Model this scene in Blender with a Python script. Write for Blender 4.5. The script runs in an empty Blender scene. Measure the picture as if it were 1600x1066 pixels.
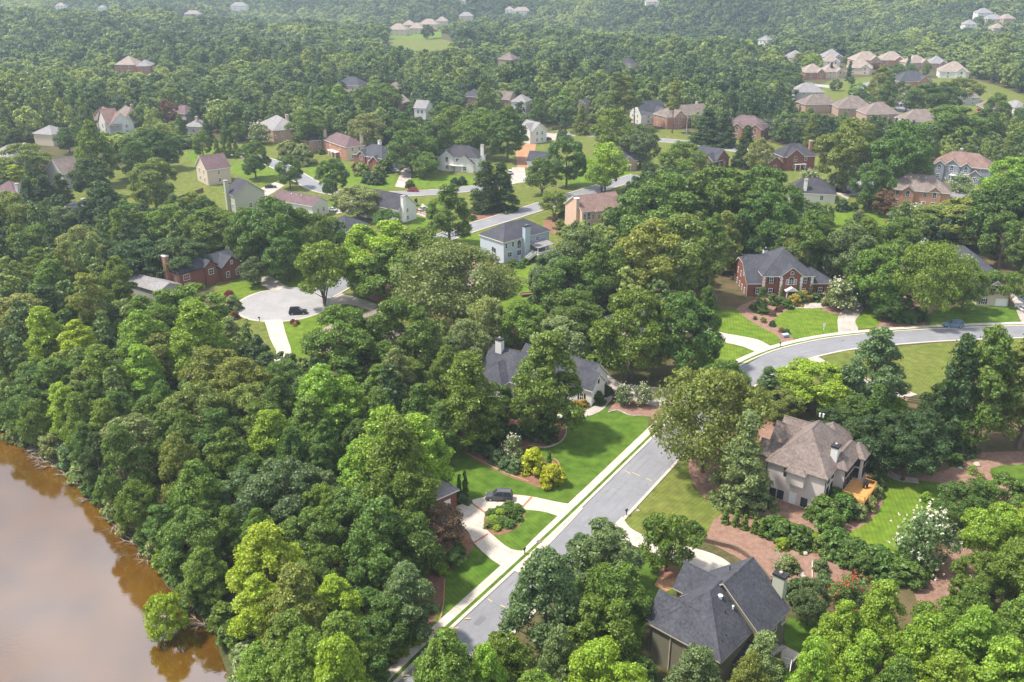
import bpy, bmesh, math, random
import numpy as np
from mathutils import Vector, Matrix
sc = bpy.context.scene
col = sc.collection
R = math.radians
# ------------------------------------------------------------------ camera
FPX = 1450.0; PITCH = R(22.7); CAMH = 90.0
cam = bpy.data.cameras.new('camera'); cam.sensor_width = 36.0
cam.lens = FPX / 1600.0 * 36.0; cam.clip_start = 1.0; cam.clip_end = 12000.0
camo = bpy.data.objects.new('camera', cam); col.objects.link(camo)
camo.location = (0, 0, CAMH); camo.rotation_euler = (R(90) - PITCH, 0, 0)
sc.camera = camo
# ------------------------------------------------------------------ light
SUN_EL, SUN_AZ = R(60), R(-88)       # azimuth measured from +Y towards +X
w = bpy.data.worlds.new('World'); sc.world = w; w.use_nodes = True
nt = w.node_tree; nt.nodes.clear()
def N(nt, t, **k):
    n = nt.nodes.new(t)
    for a, b in k.items(): setattr(n, a, b)
    return n
out = N(nt, 'ShaderNodeOutputWorld'); bg = N(nt, 'ShaderNodeBackground'); bg.inputs['Strength'].default_value = 0.095
sky = N(nt, 'ShaderNodeTexSky', sky_type='NISHITA', sun_disc=False, sun_elevation=SUN_EL, sun_rotation=SUN_AZ)
sky.air_density = 1.0; sky.dust_density = 2.0; sky.altitude = 300
tc = N(nt, 'ShaderNodeTexCoord'); mp = N(nt, 'ShaderNodeMapping'); mp.inputs['Scale'].default_value = (1.2, 1.2, 2.4)
cn = N(nt, 'ShaderNodeTexNoise'); cn.inputs['Scale'].default_value = 1.9; cn.inputs['Detail'].default_value = 7; cn.inputs['Roughness'].default_value = 0.55
cr = N(nt, 'ShaderNodeValToRGB'); cr.color_ramp.elements[0].position = 0.36; cr.color_ramp.elements[1].position = 0.60
mx = N(nt, 'ShaderNodeMixRGB'); mx.inputs[2].default_value = (13, 13.8, 15.4, 1)
nt.links.new(tc.outputs['Generated'], mp.inputs[0]); nt.links.new(mp.outputs[0], cn.inputs[0])
nt.links.new(cn.outputs['Fac'], cr.inputs[0]); nt.links.new(cr.outputs[0], mx.inputs[0])
nt.links.new(sky.outputs[0], mx.inputs[1]); nt.links.new(mx.outputs[0], bg.inputs[0]); nt.links.new(bg.outputs[0], out.inputs[0])
sl = bpy.data.lights.new('sun', 'SUN'); sl.energy = 4.9; sl.angle = R(4.0); sl.color = (1.0, 0.95, 0.86)
so = bpy.data.objects.new('sun', sl); col.objects.link(so); so.location = (-60, 60, 160)
sd = Vector((math.sin(SUN_AZ) * math.cos(SUN_EL), math.cos(SUN_AZ) * math.cos(SUN_EL), math.sin(SUN_EL)))
so.rotation_euler = (-sd).to_track_quat('-Z', 'Y').to_euler()
sc.view_settings.view_transform = 'Standard'; sc.view_settings.look = 'None'
sc.view_settings.exposure = 0.5; sc.view_settings.gamma = 1.0
sc.render.engine = 'CYCLES'
# ------------------------------------------------------------------ helpers
def at(px, py, z=0.0):
    "the point of the horizontal plane z seen at pixel (px,py) of the photograph"
    u = (px - 800) / FPX; v = (533 - py) / FPX
    dy = math.cos(PITCH) + v * math.sin(PITCH); dz = -math.sin(PITCH) + v * math.cos(PITCH)
    t = (z - CAMH) / dz
    return (u * t, dy * t)
def proj(x, y, z):
    d = Vector((x, y, z - CAMH)); f = Vector((0, math.cos(PITCH), -math.sin(PITCH))); u = Vector((0, math.sin(PITCH), math.cos(PITCH)))
    dp = d.dot(f)
    if dp < 1: return (-9999, -9999, dp)
    return (800 + FPX * d.x / dp, 533 - FPX * d.dot(u) / dp, dp)
def P(*pts, z=0.0): return [at(a, b, z) for a, b in pts]
def tag(o, label=None, cat=None, group=None, kind=None):
    if label: o['label'] = label
    if cat: o['category'] = cat
    if group: o['group'] = group
    if kind: o['kind'] = kind
    return o
def empty(name, loc=(0, 0, 0), rz=0.0):
    o = bpy.data.objects.new(name, None); col.objects.link(o); o.location = loc; o.rotation_euler = (0, 0, rz); o.empty_display_size = .5
    return o
def meshobj(name, me, parent=None, loc=None, rz=None):
    o = bpy.data.objects.new(name, me); col.objects.link(o)
    if parent: o.parent = parent
    if loc: o.location = loc
    if rz is not None: o.rotation_euler = (0, 0, rz)
    return o
class MB:
    "collects simple solids into one mesh"
    def __init__(s): s.v = []; s.f = []; s.m = []
    def poly(s, pts, m=0):
        b = len(s.v); s.v += [tuple(p) for p in pts]; s.f.append(tuple(range(b, b + len(pts)))); s.m.append(m)
    def solid(s, pts, faces, m=0):
        b = len(s.v); s.v += [tuple(p) for p in pts]
        for i, f in enumerate(faces):
            s.f.append(tuple(b + k for k in f)); s.m.append(m[i] if isinstance(m, (list, tuple)) else m)
    def box(s, x0, y0, z0, x1, y1, z1, m=0):
        s.solid([(x0, y0, z0), (x1, y0, z0), (x1, y1, z0), (x0, y1, z0), (x0, y0, z1), (x1, y0, z1), (x1, y1, z1), (x0, y1, z1)],
                [(3, 2, 1, 0), (4, 5, 6, 7), (0, 1, 5, 4), (1, 2, 6, 5), (2, 3, 7, 6), (3, 0, 4, 7)], m)
    def prism(s, pts, z0, z1, m=0):
        n = len(pts)
        s.solid([(p[0], p[1], z0) for p in pts] + [(p[0], p[1], z1) for p in pts],
                [tuple(range(n - 1, -1, -1)), tuple(range(n, 2 * n))] + [(i, (i + 1) % n, n + (i + 1) % n, n + i) for i in range(n)], m)
    def tube(s, pts, rad, n=7, m=0):
        b = len(s.v); k = len(pts)
        for i, p in enumerate(pts):
            p = Vector(p); d = (Vector(pts[min(i + 1, k - 1)]) - Vector(pts[max(i - 1, 0)])).normalized()
            a = d.orthogonal().normalized(); c = d.cross(a)
            for j in range(n):
                t = 2 * math.pi * j / n; q = p + (a * math.cos(t) + c * math.sin(t)) * rad[i]; s.v.append(tuple(q))
        for i in range(k - 1):
            for j in range(n):
                s.f.append((b + i * n + j, b + i * n + (j + 1) % n, b + (i + 1) * n + (j + 1) % n, b + (i + 1) * n + j)); s.m.append(m)
        s.f.append(tuple(b + j for j in range(n - 1, -1, -1))); s.m.append(m)
        s.f.append(tuple(b + (k - 1) * n + j for j in range(n))); s.m.append(m)
    def mesh(s, name, mats):
        me = bpy.data.meshes.new(name); me.from_pydata(s.v, [], s.f)
        if not isinstance(mats, (list, tuple)): mats = [mats]
        for m in mats: me.materials.append(m)
        if len(mats) > 1: me.polygons.foreach_set('material_index', s.m)
        bm = bmesh.new(); bm.from_mesh(me); bmesh.ops.recalc_face_normals(bm, faces=bm.faces); bm.to_mesh(me); bm.free()
        return me
    def build(s, name, mats, parent=None, loc=None, rz=None): return meshobj(name, s.mesh(name, mats), parent, loc, rz)
def inpoly(x, y, poly):
    c = False; n = len(poly); j = n - 1
    for i in range(n):
        xi, yi = poly[i]; xj, yj = poly[j]
        if (yi > y) != (yj > y) and x < (xj - xi) * (y - yi) / (yj - yi) + xi: c = not c
        j = i
    return c
def smooth(pts, k=3, closed=True):
    "Catmull-Rom through the points, corners kept where the turn is sharp"
    n = len(pts); out = []
    rng = range(n) if closed else range(n - 1)
    for i in rng:
        p1 = Vector(pts[i]); p2 = Vector(pts[(i + 1) % n])
        p0 = Vector(pts[i - 1]) if (closed or i > 0) else p1; p3 = Vector(pts[(i + 2) % n]) if (closed or i < n - 2) else p2
        def tang(a, b, c):
            u = (b - a); v = (c - b)
            if u.length < 1e-6 or v.length < 1e-6: return Vector((0, 0))
            cs = u.normalized().dot(v.normalized())
            if cs < 0.35: return None
            return (u.normalized() + v.normalized()) * .5
        L = (p2 - p1).length; t1 = tang(p0, p1, p2); t2 = tang(p1, p2, p3); d = p2 - p1
        t1 = d if t1 is None or t1.length == 0 else t1 * L; t2 = d if t2 is None or t2.length == 0 else t2 * L
        for j in range(k):
            t = j / k; a = 2 * t**3 - 3 * t**2 + 1; b = t**3 - 2 * t**2 + t; c = -2 * t**3 + 3 * t**2; e = t**3 - t**2
            q = p1 * a + t1 * b + p2 * c + t2 * e; out.append((q.x, q.y))
    if not closed: out.append(tuple(pts[-1]))
    return out
# ------------------------------------------------------------------ materials
def mat(name, rgb, rough=0.85, spec=0.2, metal=0.0, var=0.0, vscale=1.0, rgb2=None, bump=0.0, bscale=20.0, vscale2=None, obj=False):
    m = bpy.data.materials.new(name); m.use_nodes = True; t = m.node_tree; b = t.nodes['Principled BSDF']
    b.inputs['Base Color'].default_value = (*rgb, 1); b.inputs['Roughness'].default_value = rough
    b.inputs['Specular IOR Level'].default_value = spec; b.inputs['Metallic'].default_value = metal
    g = N(t, 'ShaderNodeNewGeometry') if not obj else N(t, 'ShaderNodeTexCoord')
    po = g.outputs['Position'] if not obj else g.outputs['Object']
    if var > 0 or rgb2:
        n1 = N(t, 'ShaderNodeTexNoise'); n1.inputs['Scale'].default_value = vscale; n1.inputs['Detail'].default_value = 8; n1.inputs['Roughness'].default_value = .65
        t.links.new(po, n1.inputs['Vector'])
        r = N(t, 'ShaderNodeMapRange'); r.inputs['From Min'].default_value = .3; r.inputs['From Max'].default_value = .7
        t.links.new(n1.outputs['Fac'], r.inputs['Value'])
        mxx = N(t, 'ShaderNodeMixRGB'); t.links.new(r.outputs[0], mxx.inputs[0])
        c2 = rgb2 or tuple(c * (1 + var) for c in rgb); c1 = rgb if rgb2 else tuple(c * (1 - var) for c in rgb)
        mxx.inputs[1].default_value = (*c1, 1); mxx.inputs[2].default_value = (*c2, 1)
        last = mxx.outputs[0]
        if vscale2:
            n3 = N(t, 'ShaderNodeTexNoise'); n3.inputs['Scale'].default_value = vscale2; n3.inputs['Detail'].default_value = 4
            t.links.new(po, n3.inputs['Vector'])
            r3 = N(t, 'ShaderNodeMapRange'); r3.inputs['From Min'].default_value = .3; r3.inputs['From Max'].default_value = .7; r3.inputs['To Min'].default_value = .72; r3.inputs['To Max'].default_value = 1.28
            t.links.new(n3.outputs['Fac'], r3.inputs['Value'])
            mu = N(t, 'ShaderNodeMixRGB', blend_type='MULTIPLY'); mu.inputs[0].default_value = 1
            t.links.new(last, mu.inputs[1]); t.links.new(r3.outputs[0], mu.inputs[2]); last = mu.outputs[0]
        t.links.new(last, b.inputs['Base Color'])
    if bump > 0:
        n2 = N(t, 'ShaderNodeTexNoise'); n2.inputs['Scale'].default_value = bscale; n2.inputs['Detail'].default_value = 4
        t.links.new(po, n2.inputs['Vector']); bu = N(t, 'ShaderNodeBump'); bu.inputs['Strength'].default_value = bump; bu.inputs['Distance'].default_value = .05
        t.links.new(n2.outputs['Fac'], bu.inputs['Height']); t.links.new(bu.outputs[0], b.inputs['Normal'])
    return m
def lawnmat(name, rgb, rgb2, ang, stripe=.9):
    m = mat(name, rgb, .9, .1, rgb2=rgb2, vscale=.16, bump=.6, bscale=9, vscale2=.55); t = m.node_tree; b = t.nodes['Principled BSDF']
    g = N(t, 'ShaderNodeNewGeometry'); mp = N(t, 'ShaderNodeMapping'); mp.inputs['Rotation'].default_value = (0, 0, ang)
    t.links.new(g.outputs['Position'], mp.inputs[0]); wv = N(t, 'ShaderNodeTexWave', wave_type='BANDS'); wv.inputs['Scale'].default_value = .42; wv.inputs['Distortion'].default_value = .4
    t.links.new(mp.outputs[0], wv.inputs[0]); r = N(t, 'ShaderNodeMapRange'); r.inputs['To Min'].default_value = stripe; r.inputs['To Max'].default_value = 1.0 / stripe
    t.links.new(wv.outputs['Fac'], r.inputs['Value']); mu = N(t, 'ShaderNodeMixRGB', blend_type='MULTIPLY'); mu.inputs[0].default_value = 1
    src = b.inputs['Base Color'].links[0].from_socket; t.links.new(src, mu.inputs[1]); t.links.new(r.outputs[0], mu.inputs[2]); t.links.new(mu.outputs[0], b.inputs['Base Color'])
    return m
def leafmat(name, objcol=True, flower=None, thin=.32):
    m = bpy.data.materials.new(name); m.use_nodes = True; t = m.node_tree; t.nodes.clear()
    o = N(t, 'ShaderNodeOutputMaterial'); oi = N(t, 'ShaderNodeObjectInfo'); g = N(t, 'ShaderNodeNewGeometry')
    if flower: c = N(t, 'ShaderNodeRGB'); c.outputs[0].default_value = (*flower, 1); base = c.outputs[0]
    elif objcol: base = oi.outputs['Color']
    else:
        nz = N(t, 'ShaderNodeTexNoise'); nz.inputs['Scale'].default_value = .0055; nz.inputs['Detail'].default_value = 3  # broad patches: stand colours, with cloud-shadow tones put into the leaf colour
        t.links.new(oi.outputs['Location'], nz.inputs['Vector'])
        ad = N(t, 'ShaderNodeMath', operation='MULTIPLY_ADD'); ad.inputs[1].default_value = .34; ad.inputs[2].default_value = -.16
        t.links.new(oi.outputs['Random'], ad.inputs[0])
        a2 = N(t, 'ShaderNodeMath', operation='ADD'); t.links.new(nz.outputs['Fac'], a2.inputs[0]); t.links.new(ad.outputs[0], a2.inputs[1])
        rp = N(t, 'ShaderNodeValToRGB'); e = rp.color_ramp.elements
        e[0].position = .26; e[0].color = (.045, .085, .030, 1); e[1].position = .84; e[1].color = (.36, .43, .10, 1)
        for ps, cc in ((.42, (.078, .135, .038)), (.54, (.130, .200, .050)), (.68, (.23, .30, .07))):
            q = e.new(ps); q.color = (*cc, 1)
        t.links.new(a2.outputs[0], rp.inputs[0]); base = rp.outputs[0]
    hv = N(t, 'ShaderNodeHueSaturation'); t.links.new(base, hv.inputs['Color'])
    r = N(t, 'ShaderNodeMapRange'); r.inputs['To Min'].default_value = .64 if objcol else .85; r.inputs['To Max'].default_value = 1.55 if objcol else 1.2
    t.links.new(g.outputs['Random Per Island'], r.inputs['Value']); t.links.new(r.outputs[0], hv.inputs['Value'])
    r2 = N(t, 'ShaderNodeMapRange'); r2.inputs['To Min'].default_value = .485; r2.inputs['To Max'].default_value = .515
    ml = N(t, 'ShaderNodeMath', operation='FRACT'); m2 = N(t, 'ShaderNodeMath', operation='MULTIPLY'); m2.inputs[1].default_value = 7.31
    t.links.new(g.outputs['Random Per Island'], m2.inputs[0]); t.links.new(m2.outputs[0], ml.inputs[0]); t.links.new(ml.outputs[0], r2.inputs['Value']); t.links.new(r2.outputs[0], hv.inputs['Hue'])
    d = N(t, 'ShaderNodeBsdfDiffuse'); tr = N(t, 'ShaderNodeBsdfTranslucent'); ms = N(t, 'ShaderNodeMixShader'); ms.inputs[0].default_value = thin
    ty_ = N(t, 'ShaderNodeMixRGB', blend_type='MULTIPLY'); ty_.inputs[0].default_value = 1; ty_.inputs[2].default_value = (1.45, 1.25, .5, 1); t.links.new(hv.outputs[0], ty_.inputs[1])
    t.links.new(hv.outputs[0], d.inputs[0]); t.links.new(ty_.outputs[0], tr.inputs[0])
    t.links.new(d.outputs[0], ms.inputs[1]); t.links.new(tr.outputs[0], ms.inputs[2])
    gl = N(t, 'ShaderNodeBsdfGlossy'); gl.inputs['Roughness'].default_value = .5; gl.inputs[0].default_value = (.8, .85, .8, 1)
    mg = N(t, 'ShaderNodeMixShader'); mg.inputs[0].default_value = .03
    t.links.new(ms.outputs[0], mg.inputs[1]); t.links.new(gl.outputs[0], mg.inputs[2]); t.links.new(mg.outputs[0], o.inputs[0])
    return m
M = {}
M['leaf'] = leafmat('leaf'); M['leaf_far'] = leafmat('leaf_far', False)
M['blossom_w'] = leafmat('blossom_white', flower=(.72, .70, .62)); M['blossom_r'] = leafmat('blossom_red', flower=(.55, .03, .03))
M['bark'] = mat('bark', (.13, .10, .075), var=.35, vscale=3, bump=.6, obj=True); M['dead'] = mat('dead_wood', (.30, .26, .21), var=.3, vscale=4, obj=True)
M['asphalt'] = mat('asphalt', (.215, .212, .222), .9, .25, var=.15, vscale=.16, vscale2=18, bump=.2, bscale=40)
M['asphalt_w'] = mat('worn_asphalt', (.30, .285, .28), .9, .25, var=.12, vscale=.2, vscale2=9, bump=.2, bscale=40)
M['concrete'] = mat('concrete', (.47, .41, .345), .85, .25, var=.13, vscale=.4, vscale2=6, bump=.15)
M['concrete_d'] = mat('driveway_concrete', (.40, .345, .30), .85, .25, var=.25, vscale=.25, vscale2=4)
M['joint'] = mat('joint', (.22, .19, .16), .95)
M['brickstrip'] = mat('brick_paver', (.36, .15, .08), .85, var=.3, vscale=6)
M['grass'] = lawnmat('lawn_green', (.058, .118, .012), (.095, .150, .018), R(-35), .93)
M['grass2'] = lawnmat('lawn_olive', (.098, .130, .022), (.150, .155, .036), R(40), .93)
M['grass3'] = lawnmat('lawn_bright', (.082, .150, .012), (.135, .185, .020), R(10), .92)
M['mulch'] = mat('pine_straw', (.19, .105, .075), .95, .1, rgb2=(.31, .195, .145), vscale=.9, vscale2=7, bump=.9, bscale=14)
M['mulch_r'] = mat('red_mulch', (.17, .085, .055), .95, .1, rgb2=(.27, .14, .095), vscale=.9, vscale2=8, bump=.9, bscale=14)
M['floor'] = mat('leaf_litter', (.060, .070, .024), .95, .1, rgb2=(.165, .105, .062), vscale=.22, vscale2=5, bump=.9, bscale=9)
M['tar'] = mat('tar_seam', (.14, .14, .145), .8)
M['track'] = mat('wheel_track', (.205, .202, .211), .9, .2, var=.12, vscale=.3, vscale2=12)
M['patch'] = mat('asphalt_patch', (.155, .153, .16), .9, .2, var=.1, vscale=2)
M['clay'] = mat('red_clay', (.27, .13, .07), .95, .1, rgb2=(.46, .27, .15), vscale=.7, vscale2=5, bump=.9, bscale=5)
M['paint'] = mat('yellow_paint', (.50, .40, .17), .9, var=.15, vscale=4); M['white'] = mat('white_trim', (.78, .76, .73), .6, .3, var=.04, vscale=1)
M['glass'] = mat('window_glass', (.035, .045, .055), .08, .6); M['black'] = mat('black_metal', (.02, .02, .022), .5, .4)
M['shutter'] = mat('dark_shutter', (.025, .022, .024), .7); M['rubber'] = mat('rubber', (.02, .02, .02), .9)
def shingle(name, a, b):
    m = mat(name, a, .92, .15, rgb2=b, vscale=.38, vscale2=2.6, bump=.5, bscale=16, obj=True); return m
M['r_grey'] = shingle('shingle_slate', (.050, .051, .061), (.082, .082, .094)); M['r_lgrey'] = shingle('shingle_light_grey', (.20, .19, .19), (.28, .26, .26))
M['r_dark'] = shingle('shingle_dark', (.045, .042, .050), (.075, .070, .080)); M['r_brown'] = shingle('shingle_brown', (.13, .10, .088), (.225, .185, .16))
M['r_pink'] = shingle('shingle_maroon', (.165, .105, .088), (.24, .158, .135)); M['r_tan'] = shingle('shingle_tan', (.23, .18, .15), (.33, .27, .23))
M['r_taupe'] = shingle('shingle_taupe', (.150, .115, .10), (.235, .190, .168)); M['r_maroon'] = shingle('shingle_dark_maroon', (.12, .075, .08), (.17, .115, .12))
M['ridge'] = mat('ridge_cap', (.26, .20, .17), .9)
M['metal_roof'] = mat('pale_metal_roof', (.48, .50, .54), .5, .4)
def wallm(name, rgb, v=.06, s=.5, s2=None): return mat(name, rgb, .85, .2, var=v, vscale=s, vscale2=s2, obj=True, bump=.15, bscale=8)
M['w_taupe'] = wallm('taupe_stucco', (.58, .50, .455)); M['w_brick'] = wallm('red_brick', (.225, .085, .058), .25, 3, 7); M['w_brick2'] = wallm('orange_brick', (.36, .18, .12), .22, 3, 7)
M['w_blue'] = wallm('blue_siding', (.43, .50, .56), .03); M['w_white'] = wallm('white_siding', (.66, .64, .60), .04); M['w_cream'] = wallm('cream_siding', (.56, .46, .36), .04)
M['w_pink'] = wallm('peach_siding', (.58, .40, .30), .05); M['w_tan'] = wallm('tan_brick', (.40, .27, .20), .15, 3, 7); M['w_olive'] = wallm('olive_siding', (.19, .175, .12), .05)
M['w_khaki'] = wallm('khaki_siding', (.42, .42, .33), .04); M['w_salmon'] = wallm('salmon_brick', (.46, .25, .17), .15, 3, 7); M['w_grey'] = wallm('grey_blue_siding', (.24, .25, .31), .05)
M['w_grey2'] = wallm('grey_siding', (.42, .41, .38), .05); M['deck'] = mat('orange_stained_deck', (.55, .28, .085), .7, .3, var=.15, vscale=1.5, obj=True)
M['wood'] = mat('weathered_wood', (.16, .11, .08), .9, var=.25, vscale=3, obj=True); M['wood_r'] = mat('reddish_deck', (.36, .15, .10), .85, var=.15, vscale=2, obj=True)
M['wood_y'] = mat('timber', (.42, .30, .18), .85, var=.25, vscale=3, obj=True); M['stone'] = mat('pale_stone', (.42, .36, .30), .9, var=.3, vscale=1.5, obj=True)
# ------------------------------------------------------------------ terrain
WATER = -1.2
shore_px = [(-160, 560), (-60, 628), (0, 668), (35, 700), (75, 722), (120, 752), (150, 790), (185, 822), (215, 850), (245, 880), (258, 915), (300, 950), (335, 990), (350, 1040), (372, 1085), (420, 1180), (480, 1330)]
shore = [at(a, b, WATER) for a, b in shore_px]
SH = np.array(shore)
def shore_dist(X, Y):
    "signed distance to the shoreline, positive on land"
    best = np.full(X.shape, 1e9); sg = np.ones(X.shape)
    for i in range(len(SH) - 1):
        a = SH[i]; b = SH[i + 1]; d = b - a; L2 = d @ d
        t = np.clip(((X - a[0]) * d[0] + (Y - a[1]) * d[1]) / L2, 0, 1)
        dx = X - (a[0] + t * d[0]); dy = Y - (a[1] + t * d[1]); q = np.hypot(dx, dy)
        cr_ = d[0] * (Y - a[1]) - d[1] * (X - a[0])
        m = q < best; best = np.where(m, q, best); sg = np.where(m, np.sign(cr_), sg)
    return best * sg
def Hn(X, Y):
    X = np.asarray(X, float); Y = np.asarray(Y, float)
    d = shore_dist(X, Y)
    h = np.clip(WATER + d * .32, -4.5, 0.0)
    far = np.clip((np.hypot(X, Y) - 850) / 350, 0, 1); far = far * far * (3 - 2 * far)
    amp = 17 + np.clip((Y - 1000) / 1000, 0, 1.3) * 26
    r = (np.sin(Y / 118 + np.sin(X / 410) * 1.4 + .6) + .55 * np.sin(X / 205 + Y / 330 + 1.1) + .35 * np.sin(X / 88 - Y / 96)) 
    mx_, my_ = at(655, 68); fl = np.clip((np.hypot(X - mx_, (Y - my_) * .7) - 90) / 160, 0, 1); far = far * fl * fl * (3 - 2 * fl)
    return h + far * amp * (r * .72 - .15)
def H(x, y): return float(Hn(np.array([x]), np.array([y]))[0])
def axis(lo, hi, fine0, fine1, step, g=1.05):
    a = list(np.arange(fine0, fine1 + .01, step)); s = step; x = fine1
    while x < hi: s = min(s * g, 28); x += s; a.append(x)
    s = step; x = fine0; b = []
    while x > lo: s = min(s * g, 28); x -= s; b.append(x)
    return np.array(b[::-1] + a)
xs = axis(-2700, 2700, -110, 40, 2.5); ys = axis(20, 4300, 60, 210, 2.5)
X, Y = np.meshgrid(xs, ys); Z = Hn(X, Y)
nx, ny = len(xs), len(ys)
V = np.stack([X.ravel(), Y.ravel(), Z.ravel()], 1)
ii = (np.arange(ny - 1)[:, None] * nx + np.arange(nx - 1)[None]).ravel()
Fq = np.stack([ii, ii + 1, ii + nx + 1, ii + nx], 1)
def npmesh(name, V, F, mats, midx=None, smooth_=False):
    me = bpy.data.meshes.new(name); me.vertices.add(len(V)); me.vertices.foreach_set('co', np.asarray(V, np.float32).ravel())
    k = F.shape[1]; me.loops.add(F.size); me.loops.foreach_set('vertex_index', F.astype(np.int32).ravel())
    me.polygons.add(len(F)); me.polygons.foreach_set('loop_start', np.arange(0, F.size, k, dtype=np.int32))
    for m in mats: me.materials.append(m)
    if midx is not None: me.polygons.foreach_set('material_index', np.asarray(midx, np.int32))
    if smooth_: me.polygons.foreach_set('use_smooth', np.ones(len(F), bool))
    me.update(calc_edges=True); return me
gm = mat('forest_floor', (.050, .065, .022), .95, .1, rgb2=(.11, .085, .04), vscale=.09, vscale2=1.2, bump=.8, bscale=3)
g = meshobj('ground', npmesh('ground', V, Fq, [gm], smooth_=True)); tag(g, kind='structure')
# water
wm = bpy.data.materials.new('muddy_water'); wm.use_nodes = True; t = wm.node_tree; b = t.nodes['Principled BSDF']
b.inputs['Base Color'].default_value = (.12, .045, .004, 1); b.inputs['Roughness'].default_value = .06; b.inputs['IOR'].default_value = 2.8
b.inputs['Specular IOR Level'].default_value = .5
gg = N(t, 'ShaderNodeNewGeometry'); n1 = N(t, 'ShaderNodeTexNoise'); n1.inputs['Scale'].default_value = 1.4; n1.inputs['Detail'].default_value = 5
mp = N(t, 'ShaderNodeMapping'); mp.inputs['Scale'].default_value = (1, 1.8, 1); t.links.new(gg.outputs['Position'], mp.inputs[0]); t.links.new(mp.outputs[0], n1.inputs[0])
bu = N(t, 'ShaderNodeBump'); bu.inputs['Strength'].default_value = .10; bu.inputs['Distance'].default_value = .06
t.links.new(n1.outputs['Fac'], bu.inputs['Height']); t.links.new(bu.outputs[0], b.inputs['Normal'])
n2 = N(t, 'ShaderNodeTexNoise'); n2.inputs['Scale'].default_value = .09; n2.inputs['Detail'].default_value = 4; t.links.new(gg.outputs['Position'], n2.inputs[0])
cr2 = N(t, 'ShaderNodeValToRGB'); cr2.color_ramp.elements[0].position = .35; cr2.color_ramp.elements[0].color = (.085, .038, .004, 1); cr2.color_ramp.elements[1].position = .7; cr2.color_ramp.elements[1].color = (.135, .060, .006, 1)
t.links.new(n2.outputs['Fac'], cr2.inputs[0]); t.links.new(cr2.outputs[0], b.inputs['Base Color'])
m = MB(); m.poly([(-420, 15, WATER), (60, 15, WATER), (60, 260, WATER), (-420, 260, WATER)]); o = m.build('lake_water', wm); tag(o, kind='structure')
# ------------------------------------------------------------------ flat sheets of ground cover
KEEP = []        # polygons the filler trees stay off
def sheet(name, pts, mt, z, parent=None, keep=True, k=3, sm=True, kind='structure'):
    w_ = smooth(pts, k) if sm and k > 1 else list(pts)
    mm = MB(); mm.poly([(x, y, 0) for x, y in w_]); me = mm.mesh(name, mt)
    # face up
    if me.polygons[0].normal.z < 0: me.flip_normals()
    o = meshobj(name, me, parent, (0, 0, z))
    if not parent: tag(o, kind=kind)
    if keep: KEEP.append(w_)
    return o
def S(name, px, mt, z, **k): return sheet(name, [at(a, b) for a, b in px], M[mt], z, **k)
def clip(poly, x0, y0, x1, y1):
    def cut(ps, f, inter):
        out = []
        for i in range(len(ps)):
            a, b_ = ps[i - 1], ps[i]; fa, fb = f(a), f(b_)
            if fa * fb < 0:
                t_ = fa / (fa - fb); out.append((a[0] + (b_[0] - a[0]) * t_, a[1] + (b_[1] - a[1]) * t_))
            if fb >= 0: out.append(b_)
        return out
    for f in (lambda p: p[0] - x0, lambda p: x1 - p[0], lambda p: p[1] - y0, lambda p: y1 - p[1]):
        poly = cut(poly, f, None)
        if len(poly) < 3: return []
    return poly
def area(p): return abs(sum(p[i - 1][0] * p[i][1] - p[i][0] * p[i - 1][1] for i in range(len(p)))) / 2
def slabs(name, px, ang, sx, sy, mt, z, gap=.035, world=False, th=.05, org=None):
    "a concrete surface cast in panels: a joint-coloured base sheet with every panel a child of it"
    pts = px if world else [at(a, b_) for a, b_ in px]
    pts = smooth(pts, 3); root = sheet(name, pts, M['joint'], z, k=1)
    ox, oy = org or pts[0]; ca, sa = math.cos(ang), math.sin(ang)
    loc = [((x - ox) * ca + (y - oy) * sa, -(x - ox) * sa + (y - oy) * ca) for x, y in pts]
    ax = [p[0] for p in loc]; ay = [p[1] for p in loc]
    for i in range(math.floor(min(ax) / sx), math.ceil(max(ax) / sx)):
        for j in range(math.floor(min(ay) / sy), math.ceil(max(ay) / sy)):
            c = clip(loc, i * sx + gap / 2, j * sy + gap / 2, (i + 1) * sx - gap / 2, (j + 1) * sy - gap / 2)
            if len(c) < 3 or area(c) < .15: continue
            q = [(ox + x * ca - y * sa, oy + x * sa + y * ca) for x, y in c]
            cx = sum(p[0] for p in q) / len(q); cy = sum(p[1] for p in q) / len(q)
            mm = MB(); mm.prism([(p[0] - cx, p[1] - cy) for p in q], 0, th)
            mm.build('panel', M[mt], root, (cx, cy, .005))
    return root
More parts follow.
